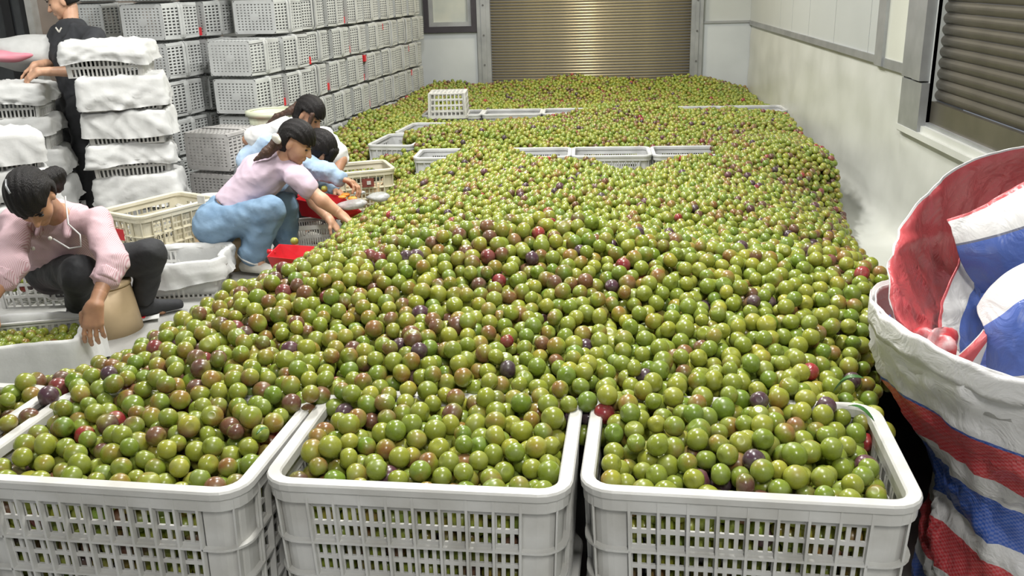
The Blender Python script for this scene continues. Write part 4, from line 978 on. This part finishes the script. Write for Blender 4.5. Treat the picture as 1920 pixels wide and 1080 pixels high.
    for s in 'lr':
        if sp.get('shoes'):
            a, t = g['an_'+s], g['toe_'+s]; d = unit((t-a)*np.array((1, 1, 0))); fz = foot[2]
            a0 = np.array((a[0], a[1], fz)); hl = a0-d*.05; tt = a0+d*.17
            b_ = [(hl+[0, 0, .045], a0+d*.02+[0, 0, .07], .036, .040, .03), (a0+[0, 0, .06], tt+[0, 0, .035], .042, .030, .03)]
            sh = sdf_obj('shoe', [net(bones_sdf(b_, .02, [(a0+[0, 0, .016], (0, 0, -1)), (a0+[0, 0, .098], (0, 0, 1))]), bbox(b_, .02), .0075)], sp['shoes'], e)
            b_ = [(hl+[0, 0, .02], tt+[0, 0, .02], .042, .040, .02)]
            sdf_obj('sole', [net(bones_sdf(b_, .02, [(a0+[0, 0, .026], (0, 0, 1)), (a0+[0, 0, .001], (0, 0, -1))]), bbox(b_, .02), .0075)], sp.get('sole', M['shoe_white']), sh)
    return e, g, R, hc
def Fz(x, y, z):                                         # where a pixel's line of sight meets height z
    r_ = P(x, y, 1)-[0, 0, CAMH]; return np.array([0, 0, CAMH])+r_*(z-CAMH)/r_[2]
def Pz(x, y, d, z):                                      # on the pixel's line of sight at depth d, height set apart
    p = P(x, y, d); return np.array((p[0], p[1], z))

def farther(J, f):                                       # the same pose set a little deeper into the room
    c = np.array([0, 0, CAMH])
    return {k: (v if k in ('face', 'up', 'base') or k[:2] in ('hd', 'pn') else c+(np.asarray(v)-c)*f) for k, v in J.items()}
# A: woman in the pink striped shirt, seated on the tan tub, reaching into the heap
J = dict(base=(P(150, 560, 4.6)[0], P(150, 560, 4.6)[1], 0), head=P(62, 374, 3.82), face=(.22, -.52, -.83), up=(.12, -.84, .55),
         neck=P(112, 405, 4.13), chest=P(116, 448, 4.32), pelvis=Pz(120, 500, 4.62, .34), sh_l=P(182, 418, 4.12), sh_r=P(28, 418, 4.06),
         el_l=P(212, 492, 3.98), wr_l=P(178, 572, 3.86), el_r=P(22, 500, 3.86), wr_r=P(-22, 566, 3.75), hip_l=P(158, 508, 4.62), hip_r=P(96, 508, 4.55),
         kn_l=P(282, 476, 4.52), an_l=Fz(268, 566, .09), toe_l=Fz(302, 580, .03), kn_r=P(150, 512, 4.05), an_r=Pz(150, 610, 4.40, .09), toe_r=Pz(165, 630, 4.25, .03),
         hd_l=(-.12, -.25, -.95), pn_l=(-.2, .8, -.3), hd_r=(-.3, -.4, -.8), pn_r=(.2, .7, -.5))
eA, gA, RA, hA = person('person', 'woman in a pink striped shirt and black trousers seated on a tan tub, head bowed', J, dict(skin=M['skin2'], hair=M['hair'], hk=1.10, hairline=.05, front=.0, shoes=M['black_cloth'], sole=M['black_cloth'], curl_l=.5, hs=1.1,
    tails=[('hair_bun', [(('w', P(88, 338, 3.98)), ('w', P(104, 330, 4.02)), .046, .042), (('w', P(104, 330, 4.02)), ('w', P(106, 350, 4.04)), .036, .03)])],
    clothes=[('shirt', M['stripe'], 'top', dict(sleeve=1.38, m=.012, fold=(.0055, 50, 3), hem=.12)), ('trousers', M['black_cloth'], 'bottom', dict(cuff=.056, m=.006, short=.14, fold=(.0035, 50, 5))),
             ('cuff', M['stripe'], 'bones', dict(bones=[(J['el_l']+(J['wr_l']-J['el_l'])*.30, J['el_l']+(J['wr_l']-J['el_l'])*.42, .056, .056)], cuts=[(J['el_l']+(J['wr_l']-J['el_l'])*.22, J['el_l']-J['wr_l']), (J['el_l']+(J['wr_l']-J['el_l'])*.47, J['wr_l']-J['el_l'])], fold=(.004, 80, 2), h=.006)),
             ('cuff', M['stripe'], 'bones', dict(bones=[(J['el_r']+(J['wr_r']-J['el_r'])*.30, J['el_r']+(J['wr_r']-J['el_r'])*.42, .056, .056)], cuts=[(J['el_r']+(J['wr_r']-J['el_r'])*.22, J['el_r']-J['wr_r']), (J['el_r']+(J['wr_r']-J['el_r'])*.47, J['wr_r']-J['el_r'])], fold=(.004, 80, 2), h=.006)),
             ('collar', M['stripe'], 'bones', dict(bones=[(J['neck']+unit(J['sh_l']-J['sh_r'])*.045+[0, -.02, .02], J['neck']+unit(J['sh_l']-J['sh_r'])*.07+[0, -.10, -.06], .026, .018), (J['neck']-unit(J['sh_l']-J['sh_r'])*.045+[0, -.02, .02], J['neck']-unit(J['sh_l']-J['sh_r'])*.05+[0, -.10, -.06], .026, .016), (J['neck']+[0, .05, .03], J['neck']+unit(J['sh_l']-J['sh_r'])*.05+[0, 0, .025], .024, .026), (J['neck']+[0, .05, .03], J['neck']-unit(J['sh_l']-J['sh_r'])*.05+[0, 0, .025], .024, .026)], fold=None, h=.007))]))
cord = [P(*q)-np.array(eA.location) for q in ((122, 368, 4.02), (128, 420, 3.99), (150, 440, 3.98), (152, 462, 3.99), (130, 466, 4.0), (100, 448, 4.0))]
MB().tube(cord, .0035, 6).build('mask_cord', M['white_tee'], eA, True)
for q in ((94, 447, 3.99), (62, 466, 3.98)):
    p = P(*q)-np.array(eA.location); MB().lathe([(0, .004), (.009, .002), (.009, -.002), (0, -.004)], 12).build('button', M['shoe_white'], eA, True, fn=lambda x, y, z, p=p: (p[0]+x, p[1]-z, p[2]+y))
p = [loc_(hA, RA, q)-np.array(eA.location) for q in ((.03, .02, .134), (.045, -.015, .130), (.05, -.05, .115))]; MB().tube(p, .005, 6).build('hair_clip', M['steel'], eA, True)

# B: woman in the lilac top and light jeans, squatting side on
J = dict(base=(P(440, 490, 5.1)[0], P(440, 490, 5.1)[1], 0), head=P(556, 268, 5.10), face=(.80, -.12, -.56), up=(.52, -.05, .85),
         neck=P(534, 308, 5.18), chest=P(490, 330, 5.24), pelvis=P(408, 414, 5.24), sh_r=P(556, 332, 5.06), sh_l=P(548, 318, 5.34), el_r=P(604, 376, 5.06), wr_r=P(641, 404, 5.10),
         el_l=P(590, 380, 5.42), wr_l=P(618, 412, 5.40), hip_r=P(404, 424, 5.14), hip_l=P(412, 418, 5.34), kn_r=P(507, 394, 5.04), an_r=Fz(482, 478, .10), toe_r=Fz(512, 508, .03),
         kn_l=P(533, 386, 5.36), an_l=Fz(533, 446, .10), toe_l=Fz(570, 455, .03), hd_r=(.75, -.1, -.55), pn_r=(-.45, -.1, -.9), hd_l=(.6, 0, -.8), pn_l=(-.5, 0, -.6))
J = farther(J, 1.045); J.update(an_r=Fz(470, 484, .10), toe_r=Fz(505, 510, .03), an_l=Pz(533, 446, 5.72, .10), toe_l=Pz(568, 455, 5.68, .03))
eB, gB, RB, hB = person('person', 'woman in a lilac top and light blue jeans squatting side-on at the heap', J, dict(skin=M['skin'], hair=M['hair'], hk=1.05, front=-.005, hairline=.042, shoes=M['shoe_white'], sole=M['shoe_white'], curl_r=.6,
    tailmat=M['hair_brown'], tails=[('ponytail', [((0, -.09, .02), ('w', P(522, 266, 5.29)), .032, .036), (('w', P(522, 266, 5.29)), ('w', P(500, 286, 5.29)), .036, .028), (('w', P(500, 286, 5.29)), ('w', P(478, 300, 5.31)), .028, .010)])],
    clothes=[('top', M['lilac'], 'top', dict(sleeve=.42, m=.010, hem=.30, fold=(.0042, 50, 8), flare=.008)), ('jeans', M['denim'], 'bottom', dict(cuff=.082, m=.012, waist=.26, short=.12, fold=(.0042, 60, 4))),
             ('frayed_hem', M['white_tee'], 'bones', dict(bones=[(J['an_r'], J['kn_r'], .083, .083)], cuts=[(J['an_r']+unit(J['kn_r']-J['an_r'])*.005, J['an_r']-J['kn_r']), (J['an_r']+unit(J['kn_r']-J['an_r'])*.018, J['kn_r']-J['an_r'])], fold=None, h=.006))]))
p = P(521, 260, 5.20); blob('flower_clip', tuple(p-np.array(eB.location)), .035, .03, .035, 33, M['shoe_white'], eB, .03, 20, 12)
q = P(377, 374, 5.33)-np.array(eB.location); MB().box(-.028, .028, -.004, .004, -.022, .022).build('waist_patch', M['shoe_white'], eB, fn=lambda x, y, z: (x*.9+q[0], y+q[1]+x*-.3, z+q[2]))
a, t = np.array(J['an_r']), np.array(J['toe_r']); d = unit((t-a)*np.array((1, 1, 0))); sd = np.array((-d[1], d[0], 0))
for k in range(5):
    c = np.array((a[0], a[1], .085-.008*k))+d*(.045+.02*k)-np.array(eB.location); MB().tube([c-sd*.03+[0, 0, -.012], c+[0, 0, .010], c+sd*.03+[0, 0, -.012]], .0035, 6).build('shoelace', M['white_tee'], eB, True)

# C: woman in the blue sleeve, mostly hidden behind B
J = dict(base=(P(545, 420, 5.75)[0], P(545, 420, 5.75)[1], 0), head=P(598, 282, 5.62), face=(.72, -.1, -.68), up=(.62, 0, .78), neck=P(565, 303, 5.68), chest=P(535, 330, 5.74), pelvis=Pz(480, 375, 5.86, .32),
         sh_r=P(578, 312, 5.56), sh_l=P(570, 306, 5.86), el_r=P(612, 324, 5.52), wr_r=P(639, 334, 5.50), el_l=P(600, 335, 5.95), wr_l=P(625, 350, 5.95), hip_r=P(482, 385, 5.76), hip_l=P(488, 380, 5.96),
         kn_r=P(560, 362, 5.64), an_r=Fz(562, 405, .09), toe_r=Fz(592, 425, .03), kn_l=P(578, 358, 5.9), an_l=Fz(580, 392, .09), toe_l=Fz(608, 405, .03),
         hd_r=(.9, -.05, -.3), pn_r=(-.25, -.2, -.95), hd_l=(.7, 0, -.7), pn_l=(-.6, 0, -.7))
J = farther(J, 1.06); J.update(an_r=Pz(560, 415, 6.05, .09), toe_r=Pz(590, 425, 6.0, .03), an_l=Pz(582, 400, 6.22, .09), toe_l=Pz(610, 408, 6.2, .03))
eC, gC, RC, hC = person('person', 'woman with a light blue sleeve and black trousers, head hidden behind the lilac woman', J, dict(skin=M['skin2'], hair=M['hair'], hk=1.08, front=.06, hairline=.03, shoes=M['shoe_white'], sole=M['shoe_white'], curl_r=.8, hs=1.05,
    tails=[('fringe', [((.03, .07, .06), (.035, .09, -.03), .03, .022), ((-.03, .07, .06), (-.03, .09, -.03), .03, .02), ((.0, .075, .06), (.0, .10, -.04), .03, .02)])],
    clothes=[('shirt', M['sleeve_blue'], 'top', dict(sleeve=1.88, m=.010, hem=.1, fold=(.007, 60, 2))), ('trousers', M['black_cloth'], 'bottom', dict(cuff=.056, short=.18))]))
for s in 'rl':
    a, t = np.array(J['an_'+s]), np.array(J['toe_'+s]); d = unit((t-a)*np.array((1, 1, 0))); sd = np.array((-d[1], d[0], 0)); c = np.array((a[0], a[1], .07))+d*.05-np.array(eC.location)
    MB().bar(c+sd*.035-[0, 0, .03], c+d*.05+sd*.0+[0, 0, .008], .03, .02).bar(c-sd*.037-[0, 0, .03], c+d*.04+[0, 0, .01], .03, .02).build('shoe_stripe', M['black'], eC)

# D: woman in the white shirt and pale blue apron
J = dict(base=(P(560, 345, 6.35)[0], P(560, 345, 6.35)[1], 0), head=P(580, 216, 6.02), face=(.72, -.28, -.62), up=(.58, -.1, .8), neck=P(553, 243, 6.10), chest=P(525, 268, 6.16), pelvis=Pz(470, 325, 6.34, .36),
         sh_r=P(538, 240, 5.98), sh_l=P(610, 258, 6.30), el_r=P(466, 262, 6.0), wr_r=P(505, 300, 6.1), el_l=P(640, 300, 6.22), wr_l=P(626, 342, 6.16), hip_r=P(470, 330, 6.22), hip_l=P(485, 322, 6.45),
         kn_r=P(585, 312, 6.06), an_r=Pz(580, 385, 6.15, .09), toe_r=Pz(605, 392, 6.1, .03), kn_l=P(616, 300, 6.36), an_l=Pz(612, 362, 6.42, .09), toe_l=Pz(635, 366, 6.4, .03),
         hd_l=(.3, -.2, -.9), pn_l=(-.7, -.4, 0), hd_r=(.8, -.2, -.5), pn_r=(0, -.3, -.9))
J = farther(J, 1.05); J.update(an_r=Pz(580, 385, 6.45, .09), toe_r=Pz(605, 392, 6.4, .03), an_l=Pz(612, 362, 6.72, .09), toe_l=Pz(635, 366, 6.7, .03))
eD, gD, RD, hD = person('person', 'woman in a white short-sleeved shirt with a pale blue back panel bending behind the others', J, dict(skin=M['skin2'], hair=M['hair'], hk=1.06, front=.0, hairline=.04, shoes=M['charcoal'], curl_l=.7,
    tailmat=M['hair_brown'], tails=[('long_hair', [((.02, -.08, .04), ('w', P(545, 208, 6.30)), .035, .026), (('w', P(545, 208, 6.30)), ('w', P(518, 218, 6.32)), .024, .016), (('w', P(518, 218, 6.32)), ('w', P(500, 232, 6.35)), .016, .007)]),
             ('side_lock', [((.07, .05, .05), (.075, .075, -.05), .018, .012), ((.075, .075, -.05), (.06, .08, -.09), .012, .006)])],
    clothes=[('shirt', M['white_tee'], 'top', dict(sleeve=.78, m=.012, hem=.1, flare=.018, fold=(.006, 45, 6))), ('trousers', M['grey_cloth'], 'bottom', dict(cuff=.06)),
             ('apron', M['apron_blue'], 'bones', dict(bones=[(P(552, 240, 6.3), P(500, 266, 6.28), .045, .066, .03), (P(500, 266, 6.28), P(462, 300, 6.35), .066, .07, .03)], fold=(.005, 50, 2)))]))

# E: man in black, standing
J = dict(base=(P(165, 385, 7.0)[0], P(165, 385, 7.0)[1], 0), head=P(116, 3, 6.50), face=(-.82, -.42, -.38), up=(-.3, -.12, .94), neck=P(134, 52, 6.52), chest=P(142, 100, 6.52), pelvis=P(150, 195, 6.62),
         sh_l=P(178, 72, 6.36), sh_r=P(110, 66, 6.66), el_l=P(160, 134, 6.20), wr_l=P(72, 134, 6.12), el_r=P(104, 118, 6.62), wr_r=P(66, 122, 6.42), hip_l=P(162, 215, 6.52), hip_r=P(138, 215, 6.72),
         kn_l=P(160, 300, 6.70), an_l=Pz(165, 378, 6.88, .09), toe_l=Pz(135, 385, 6.8, .03), kn_r=P(138, 300, 6.88), an_r=Pz(140, 372, 7.05, .09), toe_r=Pz(112, 378, 7.0, .03),
         hd_l=(-.85, -.1, -.45), pn_l=(.1, .6, -.8), hd_r=(-.8, -.2, -.5), pn_r=(-.1, .1, -1))
eE, gE, RE, hE = person('person', 'man in a black T-shirt and black trousers standing over the cloth-lined baskets', J, dict(skin=M['skin'], hair=M['hair'], hk=1.04, front=-.005, hairline=.05, nape=.04, shoes=M['charcoal'], sole=M['charcoal'], curl_l=.55, curl_r=.5,
    clothes=[('t_shirt', M['charcoal'], 'top', dict(sleeve=.86, m=.020, hem=-.08, flare=.03, fold=(.005, 42, 9))), ('trousers', M['black_cloth'], 'bottom', dict(cuff=.078, m=.018, fold=(.005, 36, 3)))]))
p = P(113, 56, 6.36)-np.array(eE.location); MB().bar(p+[-.018, -.02, .018], p+[0, -.02, -.014], .006, .008).bar(p+[.022, -.02, .014], p+[0, -.02, -.014], .006, .008).build('chest_logo', M['shoe_white'], eE)


# ---------------------------------------------------------------- striped woven sack, front right
def weave(name, bands, white=(.70, .69, .68)):
    """bands: (start, colour) along UV v; fine woven checks give the sheen"""
    m, nt, b, N, L = nodes(name); b.inputs['Roughness'].default_value = .34; b.inputs['Specular IOR Level'].default_value = .6
    uv = N.new('ShaderNodeTexCoord'); sp = N.new('ShaderNodeSeparateXYZ'); L.new(uv.outputs['UV'], sp.inputs[0])
    rp = N.new('ShaderNodeValToRGB'); rp.color_ramp.interpolation = 'CONSTANT'; el = rp.color_ramp.elements
    el[0].position = 0; el[0].color = (*bands[0][1], 1); el[1].position = bands[1][0] if len(bands) > 1 else 1; el[1].color = (*bands[1][1], 1) if len(bands) > 1 else (*bands[0][1], 1)
    for t, c in bands[2:]: e = el.new(t); e.color = (*c, 1)
    L.new(sp.outputs[1], rp.inputs[0])
    ck = N.new('ShaderNodeTexChecker'); mp = N.new('ShaderNodeMapping'); mp.inputs['Scale'].default_value = (260, 170, 1); L.new(uv.outputs['UV'], mp.inputs[0]); L.new(mp.outputs[0], ck.inputs[0]); ck.inputs['Scale'].default_value = 1
    mx = N.new('ShaderNodeMix'); mx.data_type = 'RGBA'; mx.blend_type = 'MIX'; L.new(rp.outputs[0], mx.inputs[6]); mx.inputs[7].default_value = (.72, .71, .72, 1)
    no = N.new('ShaderNodeTexNoise'); no.inputs['Scale'].default_value = 6; L.new(uv.outputs['Object'], no.inputs['Vector'])
    mm = N.new('ShaderNodeMath'); mm.operation = 'MULTIPLY'; L.new(ck.outputs['Fac'], mm.inputs[0]); mm.inputs[1].default_value = .13
    L.new(mm.outputs[0], mx.inputs[0]); L.new(mx.outputs[2], b.inputs['Base Color'])
    n2 = N.new('ShaderNodeTexNoise'); n2.inputs['Scale'].default_value = 13; n2.inputs['Detail'].default_value = 5; n2.inputs['Distortion'].default_value = 1.2; L.new(uv.outputs['Object'], n2.inputs['Vector'])
    ad = N.new('ShaderNodeMath'); ad.operation = 'MULTIPLY_ADD'; L.new(ck.outputs['Fac'], ad.inputs[0]); ad.inputs[1].default_value = .04; L.new(n2.outputs['Fac'], ad.inputs[2])
    bp = N.new('ShaderNodeBump'); bp.inputs['Strength'].default_value = .55; bp.inputs['Distance'].default_value = .02; L.new(ad.outputs[0], bp.inputs['Height']); L.new(bp.outputs[0], b.inputs['Normal'])
    return m
WH_, RD_, BL_, DK_ = (.66, .65, .64), (.56, .05, .06), (.035, .10, .42), (.10, .11, .17)
def sheet(name, fn, nu, nv, mt, parent, thick=.003, closed=False):
    """grid u, v in 0..1 -> point; UVs kept for the printed bands"""
    v = [tuple(fn(i/nu, j/nv)) for i in range(nu+(0 if closed else 1)) for j in range(nv+1)]; f = []; n_ = nu if closed else nu
    for i in range(nu):
        i2 = (i+1) % nu if closed else i+1
        f += [(i*(nv+1)+j, i2*(nv+1)+j, i2*(nv+1)+j+1, i*(nv+1)+j+1) for j in range(nv)]
    me = bpy.data.meshes.new(name); me.from_pydata(v, [], f); me.materials.append(mt); uvl = me.uv_layers.new(name='UVMap'); k = 0
    for i in range(nu):
        for j in range(nv):
            for a, b_ in ((i, j), (i+1, j), (i+1, j+1), (i, j+1)): uvl.data[k].uv = (a/nu, b_/nv); k += 1
    o = link(name, me, None, parent, True)
    if thick: s = o.modifiers.new('thickness', 'SOLIDIFY'); s.thickness = thick; s.offset = 0
    return o
SC = np.array((1.005, 1.985, 0)); SH = .865
prof = [(0, .24), (.05, .275), (.16, .29), (.30, .262), (.42, .235), (.50, .25), (.60, .30), (.70, .345), (.78, .36), (SH, .368)]
pz, pr = [q[0] for q in prof], [q[1] for q in prof]
g1 = sines(301, 9, .010, 3, 13); g2 = sines(302, 8, .006, 8, 30)
g3 = creases(303, .008)
sk = empty('woven_sack', (SC[0], SC[1], 0), 0, 'tall red, white and blue striped woven sack standing right of the crates', 'sack')
def body_fn(u, v):
    a = 2*PI*u; z = SH*v; r = np.interp(z, pz, pr)
    lean = .10*(1-v)**1.2
    x, y = r*math.cos(a), r*.96*math.sin(a); w_ = g3(math.cos(a)*.5, math.sin(a)*.5, z*1.3)+g1(math.cos(a)*.5, math.sin(a)*.5, z*1.6)+g2(math.cos(a)*.6, math.sin(a)*.6, z*2)
    k = 1+w_/r*(1 if v < .97 else .4)
    zz = z+(.018*math.sin(2*a+1)+.02*math.sin(a-.7))*(v > .02)
    return (x*k+lean, y*k-.01, max(zz, .003))
sackm = weave('sack_stripes', [(0, RD_), (.09, WH_), (.15, BL_), (.25, WH_), (.30, RD_), (.42, WH_), (.48, BL_), (.605, WH_), (.67, RD_), (.80, BL_), (.807, WH_)])
sheet('sack_body', body_fn, 110, 70, sackm, sk)
def rim_fn(u, v):
    a = 2*PI*u; x, y, z = body_fn(u, 1); o = (.012 if v < .5 else .012-.05*(v-.5)); zz = z-.05+.055*min(1, v*2)-(.10*(v-.5)*2 if v > .5 else 0)
    d = math.hypot(x, y); return (x*(1+o/d), y*(1+o/d), zz+.004*math.sin(9*a)+.003*math.sin(23*a))
sheet('folded_rim', rim_fn, 96, 10, weave('sack_rim_white', [(0, WH_), (.99, WH_)]), sk, .003)
sheet('inner_floor', lambda u, v: (.29*v*math.cos(2*PI*u), .29*v*math.sin(2*PI*u), .74+.03*math.sin(9*u*PI)*v), 40, 8, weave('sack_inside', [(0, BL_), (.55, WH_)]), sk)

# a second sack folded and stuffed into its mouth
fs = empty('folded_sack', tuple(P(1800, 560, 2.1)), 0, 'folded red-lined striped sack stuffed into the mouth of the standing sack', 'sack'); O = np.array(fs.location)
def spline(pts_, t):
    n_ = len(pts_)-1; x = min(max(t, 0), 1)*n_; i = min(int(x), n_-1); f_ = x-i
    p0, p1, p2, p3 = (np.array(pts_[max(i-1, 0)]), np.array(pts_[i]), np.array(pts_[i+1]), np.array(pts_[min(i+2, n_)]))
    return .5*((2*p1)+(-p0+p2)*f_+(2*p0-5*p1+4*p2-p3)*f_**2+(-p0+3*p1-3*p2+p3)*f_**3)
def patch(rows, mt, name, nu=40, nv=28, amp=.008, seed=0, ends=0):
    """rows: lists of (px, py, depth) run from v=0 to v=1; a smooth sheet through them"""
    R_ = [[P(*q)-O for q in r] for r in rows]; w1, w2 = sines(seed, 9, amp*.7, 10, 46), creases(seed, amp*.9); w_ = lambda x, y, z: w1(x, y, z)+w2(x*1.4, y*1.4, z*1.4)
    def fn(u, v):
        p = spline([spline(r, u) for r in R_], v); k = w_(*p); return p+k*np.array((.35, -.8, .4))
    return sheet(name, fn, nu, nv, mt, fs, .0025)
m_red = weave('sack_red_inside', [(0, WH_), (.07, RD_), (.97, RD_)]); m_fl = weave('sack_flap', [(0, RD_), (.07, WH_), (.44, DK_), (.47, BL_)]); m_lo = weave('sack_fold', [(0, WH_), (.34, BL_), (.93, WH_)])
m_wb = weave('sack_white_blue', [(0, RD_), (.14, WH_), (.55, BL_)]); m_rw = weave('sack_red_white', [(0, WH_), (.12, RD_), (.75, WH_)])
# gaping red lining with a white hem, from the lower left up and over to the right
patch([[(1748, 678, 2.02), (1692, 626, 2.02), (1660, 520, 2.08), (1688, 425, 2.16), (1752, 345, 2.22), (1815, 302, 2.25), (1900, 278, 2.25), (2010, 262, 2.22)],
       [(1752, 672, 2.03), (1702, 615, 2.02), (1680, 520, 2.08), (1708, 435, 2.17), (1768, 362, 2.24), (1830, 318, 2.27), (1905, 295, 2.27), (2010, 282, 2.24)],
       [(1758, 655, 2.08), (1725, 590, 2.12), (1725, 510, 2.20), (1752, 440, 2.28), (1795, 388, 2.34), (1850, 345, 2.36), (1915, 322, 2.36), (2010, 305, 2.34)],
       [(1765, 645, 2.13), (1752, 570, 2.24), (1765, 500, 2.32), (1785, 450, 2.38), (1815, 415, 2.42), (1865, 385, 2.42), (1920, 360, 2.42), (2010, 340, 2.40)],
       [(1772, 648, 2.16), (1775, 580, 2.30), (1800, 530, 2.36), (1825, 500, 2.42), (1850, 470, 2.44), (1885, 450, 2.44), (1930, 430, 2.44), (2010, 410, 2.42)]], m_red, 'red_lining', 64, 44, .010, 311)
patch([[(1775, 412, 2.10), (1830, 392, 2.07), (1900, 352, 2.04), (2010, 290, 2.0)], [(1785, 445, 2.08), (1840, 432, 2.04), (1910, 410, 2.0), (2010, 370, 1.96)],
       [(1800, 490, 2.08), (1850, 480, 2.03), (1915, 460, 1.99), (2010, 430, 1.95)], [(1840, 550, 2.10), (1870, 540, 2.05), (1920, 520, 2.0), (2010, 500, 1.97)]], m_fl, 'front_flap', 40, 34, .006, 313)
patch([[(1800, 478, 2.13), (1775, 535, 2.10), (1756, 590, 2.06), (1768, 650, 2.02)], [(1810, 482, 2.14), (1790, 540, 2.11), (1772, 595, 2.07), (1782, 655, 2.03)],
       [(1838, 520, 2.16), (1828, 570, 2.12), (1810, 615, 2.09), (1800, 665, 2.06)], [(1860, 560, 2.15), (1850, 600, 2.12), (1835, 640, 2.10), (1820, 690, 2.07)]], m_wb, 'inner_fold', 30, 30, .005, 315)
patch([[(1832, 575, 2.02), (1860, 535, 2.0), (1905, 500, 1.97), (2010, 460, 1.92)], [(1836, 612, 1.98), (1870, 590, 1.95), (1915, 560, 1.92), (2010, 530, 1.88)],
       [(1842, 655, 1.98), (1880, 645, 1.93), (1920, 625, 1.90), (2010, 600, 1.86)], [(1850, 705, 1.99), (1885, 715, 1.94), (1925, 715, 1.91), (2010, 700, 1.88)]], m_lo, 'outer_fold', 40, 34, .007, 317)
patch([[(1785, 676, 1.98), (1815, 650, 1.97), (1842, 618, 1.98)], [(1800, 680, 1.965), (1826, 655, 1.955), (1846, 630, 1.965)], [(1835, 688, 1.97), (1842, 668, 1.96), (1848, 650, 1.96)]], m_rw, 'small_fold', 20, 16, .004, 319)
patch([[(1668, 590, 2.10), (1690, 640, 2.05), (1712, 672, 2.02)], [(1656, 600, 2.06), (1672, 640, 2.02), (1700, 668, 2.0)], [(1652, 622, 2.03), (1668, 645, 2.0), (1698, 680, 1.99)]], weave('sack_blue_edge', [(0, BL_), (.7, WH_)]), 'blue_tuck', 20, 16, .004, 321)
c = P(1756, 648, 1.995)-O                               # twisted knot where the lining is tied
r_ = random.Random(5); v = []
for j in range(13):
    for i in range(22):
        th, ph = PI*j/12, 2*PI*i/22; k = .030*(1+.45*math.sin(5*ph+1)*math.sin(th)+.25*math.sin(3*th+2*ph)); v.append((c[0]+k*1.25*math.sin(th)*math.cos(ph), c[1]+k*math.sin(th)*math.sin(ph), c[2]+k*1.1*math.cos(th)))
ko = MB().add(v, [(j*22+i, j*22+(i+1) % 22, (j+1)*22+(i+1) % 22, (j+1)*22+i) for j in range(12) for i in range(22)]).build('knot', mat('knot_red', RD_, .4, scale=22, col2=(.66, .6, .6)), fs, True)
